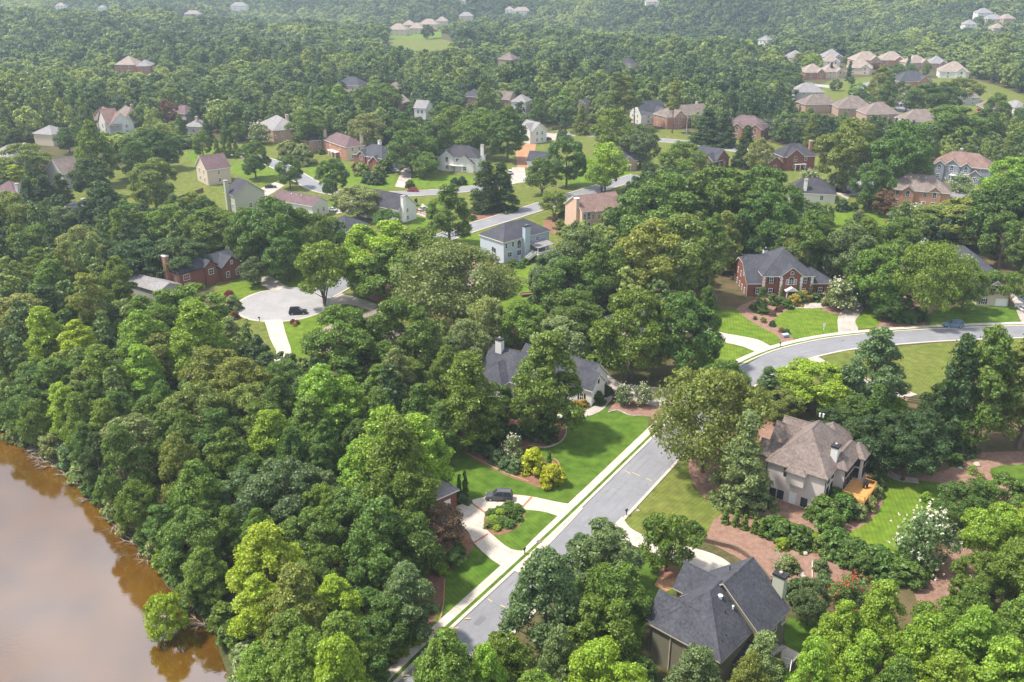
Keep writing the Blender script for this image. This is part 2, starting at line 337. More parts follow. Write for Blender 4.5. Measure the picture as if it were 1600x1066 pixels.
# roads -------------------------------------------------------------
def offset_line(pts, d):
    out = []; n = len(pts)
    for i in range(n):
        a = Vector(pts[max(i - 1, 0)]); b_ = Vector(pts[min(i + 1, n - 1)]); u = (b_ - a).normalized(); nn = Vector((-u.y, u.x))
        out.append((pts[i][0] + nn.x * d, pts[i][1] + nn.y * d))
    return out
def ribbon(name, cl, d0, d1, z0, z1, mt, parent=None, keep=False):
    "a strip between two offsets of a centre line, z1 thick above z0"
    A = offset_line(cl, d0); B_ = offset_line(cl, d1); mm = MB()
    n = len(cl); vs = []
    for p, q in zip(A, B_): vs += [(p[0], p[1], z0), (q[0], q[1], z0), (q[0], q[1], z1), (p[0], p[1], z1)]
    fs = []
    for i in range(n - 1):
        a = 4 * i; b_ = a + 4
        if z1 - z0 < .02: fs.append((a + 2, a + 3, b_ + 3, b_ + 2))
        else: fs += [(a + 2, a + 3, b_ + 3, b_ + 2), (a + 1, a + 2, b_ + 2, b_ + 1), (a, b_, b_ + 3, a + 3)]
    if z1 - z0 >= .02: fs += [(0, 3, 2, 1), (4 * n - 4, 4 * n - 3, 4 * n - 2, 4 * n - 1)]
    mm.solid(vs, fs); o = mm.build(name, M[mt], parent)
    if not parent: tag(o, kind='structure')
    if keep: KEEP.append(A + B_[::-1])
    return o
def midline(Lp, Rp, n=40):
    "centre line of two edges given in pixels, plus half width"
    def res(pts):
        pts = smooth([at(a, b_) for a, b_ in pts], 8, False); L = [0]
        for i in range(1, len(pts)): L.append(L[-1] + math.dist(pts[i - 1], pts[i]))
        out = []
        for k in range(n):
            s = L[-1] * k / (n - 1); i = max(j for j in range(len(L)) if L[j] <= s + 1e-9); i = min(i, len(L) - 2)
            t_ = (s - L[i]) / max(L[i + 1] - L[i], 1e-9); out.append((pts[i][0] + (pts[i + 1][0] - pts[i][0]) * t_, pts[i][1] + (pts[i + 1][1] - pts[i][1]) * t_))
        return out
    a, b_ = res(Lp), res(Rp); return [((p[0] + q[0]) / 2, (p[1] + q[1]) / 2) for p, q in zip(a, b_)], a, b_
Lpx = [(520, 1166), (626.7, 1066), (804, 903), (908, 800), (1021, 688), (1095, 620), (1167, 567.5), (1190, 556), (1220, 544), (1265, 533), (1310, 525.5), (1340, 522), (1396, 517.5), (1500, 513), (1600, 510.5), (1800, 506)]
Rpx = [(690, 1110), (765, 1017), (872, 905), (979.6, 798), (1056, 718), (1130, 640), (1190, 592), (1228, 574), (1250, 566), (1280, 558.5), (1322, 549), (1396, 541), (1480, 533.5), (1600, 527), (1800, 522)]
CL, _, _ = midline(Lpx, Rpx, 60); CL = smooth(CL, 2, False)
HWD = 3.75
ribbon('road', CL, -HWD, HWD, .05, .06, 'asphalt', keep=True)
ribbon('kerb_left', CL, HWD, HWD + .55, .03, .17, 'concrete'); ribbon('kerb_right', CL, -HWD - .55, -HWD, .03, .17, 'concrete')
ribbon('verge', CL, HWD + .55, HWD + 1.15, .03, .15, 'grass')
# the pavement on the left is laid in slabs, each one an object
SW0, SW1 = HWD + 1.15, HWD + 2.65
root = ribbon('pavement', CL, SW0, SW1, .03, .10, 'joint', keep=True)
KEEP.append(offset_line(CL, -6.5) + offset_line(CL, 9)[::-1])
fine = smooth(CL, 10, False); acc = 0; a0 = 0; cnt = 0
slabm = [M['concrete'], mat('concrete_b', (.50, .42, .35), .85, .25, var=.1, vscale=.7), mat('concrete_c', (.60, .53, .45), .85, .25, var=.1, vscale=.7)]
rs = random.Random(5)
lastp = 0; dist_ = 0; step = 1.5
for i in range(1, len(fine)):
    dist_ += math.dist(fine[i - 1], fine[i])
    if dist_ >= step:
        seg = fine[lastp:i + 1]
        if proj(seg[0][0], seg[0][1], 0)[0] > 1700: break
        e0 = (seg[0], seg[-1]); A = offset_line(seg, SW0)[::max(1, len(seg) - 1)]; B_ = offset_line(seg, SW1)[::max(1, len(seg) - 1)]
        if len(A) >= 2:
            u = (Vector(seg[-1]) - Vector(seg[0])).normalized() * .018
            q = [(A[0][0] + u.x, A[0][1] + u.y), (A[-1][0] - u.x, A[-1][1] - u.y), (B_[-1][0] - u.x, B_[-1][1] - u.y), (B_[0][0] + u.x, B_[0][1] + u.y)]
            cx = sum(p[0] for p in q) / 4; cy = sum(p[1] for p in q) / 4; mm = MB(); mm.prism([(p[0] - cx, p[1] - cy) for p in q], .10, .16 + rs.uniform(0, .012))
            mm.build('slab', slabm[rs.choice([0, 0, 0, 1, 2])], root, (cx, cy, 0))
        lastp = i; dist_ = 0
for d_ in (-2.6, -1.1, 1.0, 2.5): ribbon('wheel_track', CL, d_ - .22, d_ + .22, .05, .0625, 'track')
rr_ = random.Random(4)
for k in range(16):
    i_ = rr_.randrange(8, 100); p = Vector(CL[i_]); u = (Vector(CL[i_ + 1]) - p).normalized(); n_ = Vector((-u.y, u.x)); o_ = rr_.uniform(-2.4, 2.2); m = MB()
    if k % 2:
        L_, W_ = rr_.uniform(.8, 2.4), rr_.uniform(.5, 1.2); q = [p + n_ * o_ + u * a_ * L_ + n_ * b2 * W_ for a_, b2 in ((-.5, -.5), (.5, -.45), (.48, .5), (-.52, .47))]; m.poly([(v.x, v.y, .0675) for v in q]); nm_ = 'asphalt_patch'; mt_ = 'patch'
    else:
        x_ = -3.6; pv = None; nm_ = 'road_crack'; mt_ = 'tar'
        while x_ < 3.5:
            v = p + n_ * x_ + u * rr_.uniform(-.5, .5)
            if pv: dd = (v - pv).normalized(); e_ = Vector((-dd.y, dd.x)) * .03; m.poly([(*(pv - e_), .069), (*(v - e_), .069), (*(v + e_), .069), (*(pv + e_), .069)])
            pv = v; x_ += rr_.uniform(.8, 1.6)
    tag(m.build(nm_, M[mt_]), kind='structure')
# painted survey marks
mk = MB()
for (x0, y0), (x1, y1) in [((977, 736), (985, 741)), ((988, 739), (1000, 744)), ((1010, 748), (1018, 752)), ((1142 / 1, 0), (0, 0))][:3] + [((762, 936), (769, 941)), ((782, 946), (790, 950))]:
    p = Vector(at(x0, y0)); q = Vector(at(x1, y1)); n_ = (q - p).normalized(); n_ = Vector((-n_.y, n_.x)) * .09
    mk.poly([(*(p + n_), 0.072), (*(p - n_), 0.072), (*(q - n_), 0.072), (*(q + n_), 0.072)])
tag(mk.build('road_marking', M['paint']), kind='structure')
kk = MB()
for x, y in [(731, 968), (712, 983), (635, 1057), (629, 1062), (1289, 531)]:
    p = at(x, y); kk.box(p[0] - .45, p[1] - .12, .171, p[0] + .45, p[1] + .12, .178)
tag(kk.build('kerb_paint', M['paint']), kind='structure')
# lawns / beds / drives, in pixels of the photograph projected on the ground
BASEZ = .02
S('yard_ground', [(1108, 500), (1120, 430), (1300, 400), (1500, 400), (1700, 400), (1700, 500), (1600, 503), (1400, 513), (1300, 524), (1200, 550), (1100, 600), (1040, 640), (1050, 560)], 'floor', .006)
S('yard_ground', [(1090, 690), (1180, 620), (1300, 580), (1460, 640), (1700, 640), (1700, 980), (1500, 985), (1380, 975), (1230, 960), (1200, 870), (1100, 850), (1070, 760)], 'floor', .006)
S('mulch_bed', [(1150, 484), (1166, 474), (1200, 462), (1290, 466), (1318, 474), (1310, 494), (1280, 484), (1228, 488), (1210, 504), (1241, 531), (1222, 536), (1208, 522), (1190, 512), (1166, 500)], 'mulch', 0.012, keep=False)
S('mulch_bed', [(1358, 476), (1372, 462), (1420, 460), (1450, 475), (1447, 508), (1400, 513), (1368, 513), (1372, 492), (1362, 482)], 'mulch', 0.015, keep=False)
S('mulch_bed', [(1101, 839), (1116, 811), (1127, 803), (1180, 812), (1232, 830), (1295, 855), (1340, 872), (1345, 905), (1280, 925), (1215, 905), (1150, 870)], 'mulch', 0.018)
S('mulch_bed', [(1440, 880), (1500, 845), (1535, 880), (1500, 930), (1470, 970), (1440, 960), (1425, 905)], 'mulch', 0.021)
S('mulch_bed', [(1351, 728), (1350, 705), (1385, 712), (1430, 735), (1480, 735), (1500, 712), (1600, 705), (1600, 725), (1548, 732), (1555, 756), (1600, 756), (1600, 775), (1510, 785), (1481, 758), (1438, 751), (1406, 746), (1386, 733), (1376, 714)], 'mulch', 0.024)
S('mulch_bed', [(1076, 720), (1079, 746), (1101, 778), (1127, 791), (1175, 803), (1236, 815), (1262, 826), (1300, 838), (1340, 826), (1372, 800), (1380, 770), (1362, 745), (1351, 728), (1340, 690), (1200, 660), (1120, 680)], 'mulch', 0.027)
S('mulch_bed', [(1330, 640), (1370, 625), (1420, 622), (1400, 650), (1350, 665)], 'mulch', 0.030)
S('lawn', [(1012, 672), (893.5, 789), (860, 790), (800, 782), (735, 792), (700, 775), (672, 740), (660, 700), (690, 670), (860, 644), (905, 648), (940, 636), (965, 641), (1010, 641)], 'grass', .03)
S('lawn', [(758, 862), (790, 884), (770, 915), (590, 1075), (570, 1066), (600, 1050), (640, 1022), (668, 985), (690, 945), (695, 905), (700, 870), (737, 850)], 'grass', .03)
S('flower_bed', [(715, 698), (729, 711), (758, 727), (792, 744), (826, 756), (848, 763), (870, 757), (876, 738), (866, 720), (845, 722), (826, 712), (826, 698), (851, 700), (873, 693), (884, 680), (884, 664), (865, 655), (800, 640), (755, 655), (720, 675)], 'mulch_r', .045)
S('flower_bed', [(700, 875), (694, 905), (692, 935), (676, 975), (655, 1005), (625, 1035), (595, 1052), (560, 1060), (540, 1010), (600, 960), (650, 900), (668, 870)], 'mulch_r', .045)
S('flower_bed', [(741, 851), (735, 862), (715, 884), (700, 895), (672, 890), (680, 840), (715, 820), (728, 830)], 'mulch_r', .05)
S('flower_bed', [(950, 642), (965, 628), (1018, 622), (1060, 632), (1030, 652), (1003, 650), (985, 649), (965, 642)], 'mulch', .05)
S('lawn', [(1064, 716), (1080, 700), (1076, 720), (1079, 746), (1101, 778), (1127, 791), (1127, 803), (1116, 811), (1101, 839), (1085, 845), (1060, 850), (1015, 841), (985, 826), (975, 808)], 'grass2', .03)
S('lawn', [(962, 850), (993, 861), (1069, 889), (1060, 920), (1020, 950), (1000, 1010), (930, 1010), (900, 925)], 'grass', .03)
S('clay_patch', [(1040, 892), (1066, 893), (1068, 910), (1040, 925), (1022, 915)], 'clay', .045)
S('tree_ring', [(1030, 888), (1046, 882), (1060, 890), (1055, 903), (1040, 906), (1030, 898)], 'mulch_r', .055)
S('lawn', [(1351, 728), (1376, 714), (1386, 733), (1406, 746), (1438, 751), (1481, 758), (1478, 790), (1455, 815), (1420, 850), (1410, 888), (1385, 888), (1340, 868), (1295, 852), (1240, 828), (1236, 815), (1262, 826), (1300, 838), (1340, 826), (1372, 800), (1380, 770), (1362, 745)], 'grass3', .035)
S('lawn', [(1548, 732), (1620, 725), (1620, 752), (1555, 756)], 'grass', .035)
S('lawn', [(1232, 965), (1330, 980), (1370, 1010), (1350, 1060), (1250, 1050), (1225, 1000)], 'grass', .035)
S('garden_path', [(1352, 715), (1372, 712), (1382, 728), (1402, 742), (1434, 748), (1436, 756), (1404, 752), (1380, 740), (1370, 722), (1356, 722)], 'stone', .05)
S('lawn', [(1279, 559), (1322, 549), (1396, 542), (1480, 535), (1620, 528), (1620, 650), (1434, 618), (1330, 640), (1240, 612), (1205, 592), (1230, 575)], 'grass2', .03)
S('lawn', [(1208, 502), (1214, 495.5), (1227.5, 486.5), (1247, 480.5), (1283, 480.5), (1287.5, 486.5), (1311.5, 492.5), (1308.5, 506), (1310, 519.5), (1241, 530), (1227.5, 519.5), (1211, 507.5)], 'grass3', .035)
S('lawn', [(1113.5, 513.5), (1118, 485), (1152.5, 485), (1167.5, 498.5), (1193, 513.5), (1211, 522.5), (1220, 534.5), (1203.5, 541), (1184, 531.5), (1155.5, 525.5), (1130, 521)], 'grass3', .035)
S('lawn', [(1127, 534.5), (1160, 541), (1179.5, 549), (1130, 573.5), (1080, 600), (1095, 552)], 'grass3', .035)
S('lawn', [(1336, 503), (1340, 514), (1367, 512), (1372, 491), (1362, 481), (1362, 466), (1355, 468), (1347, 486)], 'grass3', .035)
S('lawn', [(1447, 508.5), (1594, 503.5), (1587, 481), (1525, 466), (1497, 478), (1450, 491)], 'grass', .035)
S('lawn', [(1264, 466), (1300, 464), (1296, 473), (1262, 476)], 'grass3', .035)
S('lawn', [(1405, 398), (1300, 360), (1320, 330), (1380, 330), (1390, 380)], 'grass3', .03)
slabs('drive_branch', [(1040, 515), (1085, 506), (1110, 514), (1130, 521), (1155.5, 525.5), (1184, 531.5), (1203.5, 541), (1212, 539), (1186, 552), (1179.5, 550), (1160, 542), (1127, 534.5), (1110, 528), (1090, 520), (1040, 524)], R(-30), 3, 3, 'concrete', .08)
slabs('front_walk', [(1238, 481), (1244, 474), (1290, 475), (1296, 480), (1283, 482), (1247, 482)], R(0), 1.5, 3, 'concrete_d', .06)
slabs('driveway', [(1340, 448), (1352, 452), (1357, 462), (1347.5, 486), (1336, 503.5), (1340, 517), (1310, 522), (1310, 493.5), (1325, 478.5), (1335, 460), (1330, 452)], R(70), 3, 3, 'concrete_d', .07)
slabs('driveway', [(1585, 455), (1640, 455), (1640, 507), (1600, 508), (1594, 500), (1587, 481)], R(90), 3, 3, 'concrete_d', .07)
slabs('driveway', [(1250, 565), (1278, 558), (1318, 580), (1376, 598), (1434, 617), (1412, 622), (1380, 612), (1310, 588), (1270, 572)], R(-20), 3, 3, 'concrete_d', .07)
slabs('driveway', [(972, 808), (985, 826), (1015, 841), (1060, 852), (1101, 862), (1130, 874), (1150, 890), (1130, 905), (1080, 890), (1069, 884), (1030, 869), (996, 856), (965, 842), (948, 832)], R(-45), 3, 3, 'concrete', .08)
slabs('front_walk', [(869, 648), (893, 648), (915, 642), (938, 628), (950, 612), (957, 620), (950, 632), (935, 645), (905, 654), (872, 655)], R(40), 1.5, 3, 'concrete_d', .06)
S('driveway_far', [(935, 575), (955, 590), (985, 603), (1020, 605), (1050, 608), (1100, 612), (1060, 640), (1010, 632), (960, 612), (945, 600)], 'concrete_d', .055)
D1 = [(912, 795), (898, 790), (880, 787), (859.6, 783), (831, 777), (800.5, 773.8), (775, 774.6), (750, 779), (733, 784), (707.6, 796.5), (700, 812), (712, 820), (728, 828), (741, 850), (786, 887), (815, 897), (858, 852), (880, 829)]
slabs('circular_driveway', D1, R(55), 3.0, 3.0, 'concrete', .09)
S('island_lawn', [(820, 797.5), (850, 801), (871.4, 807.5), (845, 832), (815.7, 862), (798.8, 859), (771.8, 838.8), (790, 825), (815, 815)], 'grass', .17)
isl = [(756, 812), (763, 801), (778, 794), (800, 792), (815, 793.5), (820.5, 803), (817, 815), (805, 828), (785, 836), (771, 838.5), (760, 828)]
S('island_bed', isl, 'mulch_r', .185, keep=False)
bs = MB()
for (a, b_) in [((733, 784), (759, 803)), ((831, 777.5), (816, 794)), ((741, 849), (763, 835))]:
    p = Vector(at(*a)); q = Vector(at(*b_)); n_ = (q - p).normalized(); n_ = Vector((-n_.y, n_.x)) * .2
    bs.prism([tuple(p + n_), tuple(p - n_), tuple(q - n_), tuple(q + n_)], .1, .16)
tag(bs.build('brick_strip', M['brickstrip']), kind='structure')
vg = MB()
for a, b_ in [((886, 811), (859.6, 833.7)), ((841, 853), (818, 874)), ((1186, 557), (1166, 569))]:
    p = Vector(at(*a)); q = Vector(at(*b_)); n_ = (q - p).normalized(); n_ = Vector((-n_.y, n_.x)) * .3
    vg.prism([tuple(p + n_), tuple(p - n_), tuple(q - n_), tuple(q + n_)], .1, .165)
tag(vg.build('verge_strip', M['grass']), kind='structure')
# cul-de-sac
cc = at(444, 475); cul = [(cc[0] + 12.6 * math.cos(a * math.pi / 24), cc[1] + 13.2 * math.sin(a * math.pi / 24)) for a in range(48)]
cul2 = [(cc[0] + 13.3 * math.cos(a * math.pi / 24), cc[1] + 13.9 * math.sin(a * math.pi / 24)) for a in range(48)]
S('yard_ground', [(340, 440), (420, 400), (600, 400), (760, 400), (800, 470), (780, 540), (640, 540), (540, 560), (430, 580), (380, 560), (340, 480)], 'grass2', .02)
sheet('kerb_circle', cul2, M['concrete'], .055, k=1); sheet('cul_de_sac', cul, M['asphalt_w'], .075, k=1)
S('lawn', [(375, 496), (414, 504), (430, 557), (400, 565), (378, 540)], 'grass2', .035)
S('lawn', [(441, 502), (470, 499), (500, 488), (517, 472), (535, 480), (545, 500), (500, 545), (470, 560), (456, 557)], 'grass3', .035)
S('lawn', [(345, 455), (372, 437), (405, 446), (418, 452), (390, 458), (374, 470), (350, 474)], 'grass3', .035)
S('lawn', [(418, 430), (440, 414), (480, 414), (480, 446), (455, 448), (430, 440)], 'grass3', .035)
slabs('driveway', [(404, 440), (418, 430), (450, 449), (428, 456)], R(-50), 3, 3, 'concrete_d', .05)
slabs('driveway', [(413, 501), (441, 500), (446, 520), (456, 557), (452, 570), (420, 590), (400, 575), (430, 560), (422, 530)], R(-77), 3, 3, 'concrete', .05)
S('driveway_far', [(511, 468), (520, 455), (560, 466), (590, 478), (580, 486), (545, 476), (520, 476)], 'concrete', .06)
S('clay_patch', [(552, 452), (565, 432), (600, 440), (640, 462), (645, 478), (600, 476), (570, 462)], 'clay', .04)
S('clay_patch', [(735, 405), (775, 405), (800, 430), (770, 450), (745, 440)], 'clay', .04)
S('clay_patch', [(765, 500), (800, 498), (815, 515), (800, 530), (770, 522)], 'clay', .06)
S('clay_patch', [(675, 480), (700, 483), (695, 500), (670, 498)], 'clay', .04)
S('lawn', [(785, 428), (800, 421), (875, 404), (885, 416), (868, 450), (842, 453), (800, 440)], 'grass3', .045)
S('lawn', [(740, 450), (800, 440), (850, 462), (835, 492), (800, 502), (735, 512), (725, 480)], 'grass3', .045)
# mid-distance neighbourhood
S('yard_ground', [(100, 285), (180, 262), (270, 240), (350, 222), (460, 222), (640, 232), (780, 222), (860, 205), (900, 196), (1140, 210), (1300, 250), (1420, 285), (1600, 280), (1600, 350), (1420, 345), (1300, 345), (1000, 300), (900, 380), (760, 400), (640, 400), (560, 370), (430, 345), (330, 345), (220, 345), (120, 345)], 'grass2', .012)
S('lawn', [(287, 238), (345, 232), (342, 245), (300, 255)], 'grass3', 0.044)
S('lawn', [(355, 262), (395, 248), (420, 262), (440, 280), (415, 288), (375, 275)], 'grass3', 0.049)
S('lawn', [(362, 283), (410, 291), (445, 295), (420, 302), (370, 298)], 'grass3', 0.040)
S('lawn', [(600, 245), (650, 240), (660, 262), (630, 268), (605, 262)], 'grass2', .05)
S('lawn', [(630, 272), (740, 276), (735, 294), (640, 294)], 'grass3', 0.044)
S('lawn', [(480, 262), (520, 255), (610, 272), (625, 290), (600, 296), (530, 290), (490, 280)], 'grass3', 0.049)
S('lawn', [(505, 310), (550, 310), (545, 325), (512, 326)], 'grass3', 0.040)
S('lawn', [(640, 330), (680, 310), (690, 320), (670, 350), (650, 370), (640, 350)], 'grass3', 0.044)
S('lawn', [(685, 388), (750, 362), (760, 375), (755, 400), (700, 408)], 'grass3', 0.049)
S('lawn', [(845, 305), (885, 300), (885, 320), (850, 322)], 'grass3', 0.040)
S('lawn', [(900, 250), (960, 240), (990, 280), (930, 300), (880, 285)], 'grass3', 0.044)
S('clay_patch', [(820, 225), (838, 223), (832, 262), (808, 262)], 'clay', .06)
S('clay_patch', [(852, 345), (870, 335), (878, 352), (872, 368), (855, 362)], 'mulch_r', .06)
S('clay_patch', [(735, 330), (790, 320), (795, 332), (740, 345)], 'mulch_r', .06)
S('lawn', [(1300, 330), (1350, 332), (1345, 355), (1305, 362)], 'grass3', 0.049)
S('lawn', [(1310, 300), (1350, 300), (1350, 318), (1312, 316)], 'grass2', .05)
S('lawn', [(1480, 290), (1520, 285), (1530, 305), (1490, 303)], 'grass3', 0.040)
S('lawn', [(1010, 272), (1060, 262), (1070, 285), (1020, 292)], 'grass3', 0.044)
def street(px, width, name='street', z=.06, extra=True):
    cl = smooth([at(a, b_) for a, b_ in px], 5, False)
    ribbon(name, cl, -width / 2, width / 2, z, z + .01, 'asphalt', keep=True)
    if extra:
        ribbon('kerb_line', cl, width / 2, width / 2 + .6, .03, .18, 'concrete'); ribbon('kerb_line', cl, -width / 2 - .6, -width / 2, .03, .18, 'concrete')
    KEEP.append(offset_line(cl, -width / 2 - 3) + offset_line(cl, width / 2 + 3)[::-1])
street([(500, 462), (560, 430), (612, 408), (660, 385), (725, 360), (790, 340), (860, 318), (930, 296), (1000, 275)], 8)
street([(355, 240), (395, 246), (433, 258), (470, 279), (510, 298), (560, 304), (640, 303), (700, 299), (760, 292), (830, 275)], 8)
street([(1362, 245), (1356, 270), (1345, 297)], 12, extra=False); street([(1250, 290), (1300, 297), (1345, 302), (1420, 303), (1490, 305), (1560, 310)], 8, z=.075)
street([(850, 213), (905, 210), (960, 214), (1040, 220), (1100, 226), (1160, 236), (1230, 246)], 9)
street([(1378, 195), (1350, 160), (1338, 145), (1352, 132), (1385, 126), (1415, 118)], 9, extra=False, z=.12); street([(1403, 125), (1408, 160), (1412, 175)], 8, extra=False, z=.14)
for q in ([(617, 292), (628, 266), (645, 264), (642, 280), (632, 294)], [(525, 335), (530, 316), (552, 310), (545, 330)], [(650, 335), (660, 318), (672, 330), (665, 340)], [(798, 288), (800, 262), (820, 262), (822, 285)], [(1008, 286), (1005, 268), (1020, 262), (1026, 284)], [(848, 218), (850, 208), (870, 209), (868, 220)], [(1300, 300), (1310, 294), (1330, 300), (1325, 312)], [(555, 268), (580, 262), (600, 270), (590, 280)],[(395,300),(430,285),(445,290),(410,312)]):
    S('driveway_far', q, 'concrete_d', .085, sm=False)
S('lawn', [(1300, 125), (1360, 120), (1420, 128), (1500, 118), (1600, 150), (1600, 175), (1500, 185), (1400, 190), (1330, 180), (1290, 150)], 'grass2', .06)
S('meadow', [(617, 62), (650, 60), (690, 62), (697, 80), (660, 84), (625, 78)], 'grass2', .6)
S('lawn', [(597, 56), (640, 52), (690, 50), (690, 60), (610, 62)], 'grass3', .55)
# ------------------------------------------------------------------ houses
FOOT = []     # house footprints
CACHE = {}; PROT = []
class House:
    def __init__(s, name, label, A, B, h, cat='house', group=None, zb=0.0, C=None, D=None):
        p = Vector(at(*A, h + zb)); q = Vector(at(*B, h + zb)); s.a = math.atan2((q - p).y, (q - p).x); s.W = (q - p).length; s.h = h; s.zb = zb
        s.p = p; s.px = ((A[0] + B[0]) / 2, (A[1] + B[1]) / 2)
        if C:
            r = Vector(at(*C, h + zb)) - p; s.D = -r.x * math.sin(s.a) + r.y * math.cos(s.a)
        else: s.D = D
        s.root = empty(name, (p.x, p.y, zb), s.a); tag(s.root, label, cat, group)
    def w(s, x, y): return (s.p.x + x * math.cos(s.a) - y * math.sin(s.a), s.p.y + x * math.sin(s.a) + y * math.cos(s.a))
    def foot(s, x0, y0, x1, y1, mg=1.5):
        f = [s.w(x0 - mg, y0 - mg), s.w(x1 + mg, y0 - mg), s.w(x1 + mg, y1 + mg), s.w(x0 - mg, y1 + mg)]; FOOT.append(f); KEEP.append(f); s.prot(x0, y0, x1, y1)
    def prot(s, x0, y0, x1, y1):
        q = [proj(*s.w(x, y), s.zb + zz) for x, y in ((x0, y0), (x1, y0), (x1, y1), (x0, y1)) for zz in (s.h * .35, s.h)]
        PROT.append((min(a[0] for a in q), max(a[0] for a in q), min(a[1] for a in q) - 4, max(a[1] for a in q), min(a[2] for a in q)))
    def wing(s, x0, y0, x1, y1, h, roof='hip', pitch=.6, wm='w_white', rm='r_grey', z0=-1.5, ov=.45, trim='white', peak=None, rname='roof', jerk=0.0, foot=True):
        """walls and a roof over a rectangle. roof 'hip', 'gx' (ridge along x), 'gy' (ridge along y, gables at front and back)"""
        z0 = z0 - (s.zb > 0) * 14; m = MB(); wx, wy = x1 - x0, y1 - y0
        if roof == 'hip': half = min(wx, wy) / 2
        elif roof == 'gx': half = wy / 2
        else: half = wx / 2
        rz = h + half * pitch
        if roof == 'gy':
            c = (x0 + x1) / 2
            for y in (y0, y1): m.poly([(x0, y, z0), (x1, y, z0), (x1, y, h), (c, y, rz - .05), (x0, y, h)])
            for x in (x0, x1): m.poly([(x, y0, z0), (x, y1, z0), (x, y1, h), (x, y0, h)])
        elif roof == 'gx':
            c = (y0 + y1) / 2
            for x in (x0, x1): m.poly([(x, y0, z0), (x, y1, z0), (x, y1, h), (x, c, rz - .05), (x, y0, h)])
            for y in (y0, y1): m.poly([(x0, y, z0), (x1, y, z0), (x1, y, h), (x0, y, h)])
        else:
            m.box(x0, y0, z0, x1, y1, h)
        m.build('wall', M[wm], s.root)
        X0, Y0, X1, Y1 = x0 - ov, y0 - ov, x1 + ov, y1 + ov; ze = h - ov * pitch * .6 + .12; r = MB(); T = .22
        def slab(pts):    # a roof plane with its own thickness
            n = len(pts); r.solid(list(pts) + [(a, b, c - T) for a, b, c in pts], [tuple(range(n)), tuple(range(2 * n - 1, n - 1, -1))] + [(i, n + i, n + (i + 1) % n, (i + 1) % n) for i in range(n)], [0, 1] + [1] * n)
        if roof == 'hip':
            hx, hy = (X1 - X0) / 2, (Y1 - Y0) / 2; hm = min(hx, hy); zr = ze + hm * pitch; cx, cy = (X0 + X1) / 2, (Y0 + Y1) / 2
            a = (X0 + hm, cy, zr) if hx >= hy else (cx, Y0 + hm, zr); b = (X1 - hm, cy, zr) if hx >= hy else (cx, Y1 - hm, zr)
            if hx >= hy: fs = [[(X0, Y0, ze), (X1, Y0, ze), b, a], [(X1, Y0, ze), (X1, Y1, ze), b], [(X1, Y1, ze), (X0, Y1, ze), a, b], [(X0, Y1, ze), (X0, Y0, ze), a]]
            else: fs = [[(X0, Y0, ze), (X1, Y0, ze), a], [(X1, Y0, ze), (X1, Y1, ze), b, a], [(X1, Y1, ze), (X0, Y1, ze), b], [(X0, Y1, ze), (X0, Y0, ze), a, b]]
            for f in fs: r.poly(f, 0)
            r.solid([(X0, Y0, ze), (X1, Y0, ze), (X1, Y1, ze), (X0, Y1, ze), (X0, Y0, ze - T), (X1, Y0, ze - T), (X1, Y1, ze - T), (X0, Y1, ze - T)], [(0, 4, 5, 1), (1, 5, 6, 2), (2, 6, 7, 3), (3, 7, 4, 0), (7, 6, 5, 4)], 1)
            s.ridge = (a, b)
            caps = [(a, b)] + [((X0, Y0, ze), a), ((X1, Y0, ze), b if hx >= hy else a), ((X1, Y1, ze), b), ((X0, Y1, ze), a if hx >= hy else b)]
        elif roof == 'gy':
            c = (X0 + X1) / 2; zr = ze + (X1 - X0) / 2 * pitch; j = jerk
            if j:   # clipped gable
                jz = zr - j * pitch; L = [(X0, Y0, ze), (c - j, Y0, jz), (c, Y0 + j * .9, zr), (c, Y1, zr), (X0, Y1, ze)]; slab(L[::-1])
                slab([(X1, Y0, ze), (X1, Y1, ze), (c, Y1, zr), (c, Y0 + j * .9, zr), (c + j, Y0, jz)][::-1][::-1]); slab([(c - j, Y0, jz), (c + j, Y0, jz), (c, Y0 + j * .9, zr)])
            else:
                slab([(X0, Y0, ze), (c, Y0, zr), (c, Y1, zr), (X0, Y1, ze)][::-1]); slab([(X1, Y0, ze), (X1, Y1, ze), (c, Y1, zr), (c, Y0, zr)])
            s.ridge = ((c, Y0, zr), (c, Y1, zr)); caps = [s.ridge]
        else:
            c = (Y0 + Y1) / 2; zr = ze + (Y1 - Y0) / 2 * pitch; j = jerk
            if j:
                jz = zr - j * pitch
                slab([(X0, Y0, ze), (X1, Y0, ze), (X1, c - j, jz), (X1 - j * .9, c, zr), (X0 + j * .9, c, zr), (X0, c - j, jz)])
                slab([(X1, Y1, ze), (X0, Y1, ze), (X0, c + j, jz), (X0 + j * .9, c, zr), (X1 - j * .9, c, zr), (X1, c + j, jz)])
                slab([(X0, c + j, jz), (X0, c - j, jz), (X0 + j * .9, c, zr)]); slab([(X1, c - j, jz), (X1, c + j, jz), (X1 - j * .9, c, zr)])
            else:
                slab([(X0, Y0, ze), (X1, Y0, ze), (X1, c, zr), (X0, c, zr)]); slab([(X1, Y1, ze), (X0, Y1, ze), (X0, c, zr), (X1, c, zr)])
            s.ridge = ((X0, c, zr), (X1, c, zr)); caps = [s.ridge]
        ro = r.build(rname, [M[rm], M[trim]], s.root)
        cm = MB()
        for a, b in caps:
            a = Vector(a); b = Vector(b)
            if (b - a).length < .5: continue
            n = (b - a).normalized(); sdv = Vector((-n.y, n.x, 0)).normalized() * .16; u = Vector((0, 0, .07)); d = Vector((0, 0, -.06))
            cm.solid([a + sdv + d, a + u, a - sdv + d, b + sdv + d, b + u, b - sdv + d], [(0, 1, 4, 3), (1, 2, 5, 4), (2, 0, 3, 5), (0, 2, 1), (3, 4, 5)])
        if cm.v: cm.build('ridge_cap', M[rm], ro)
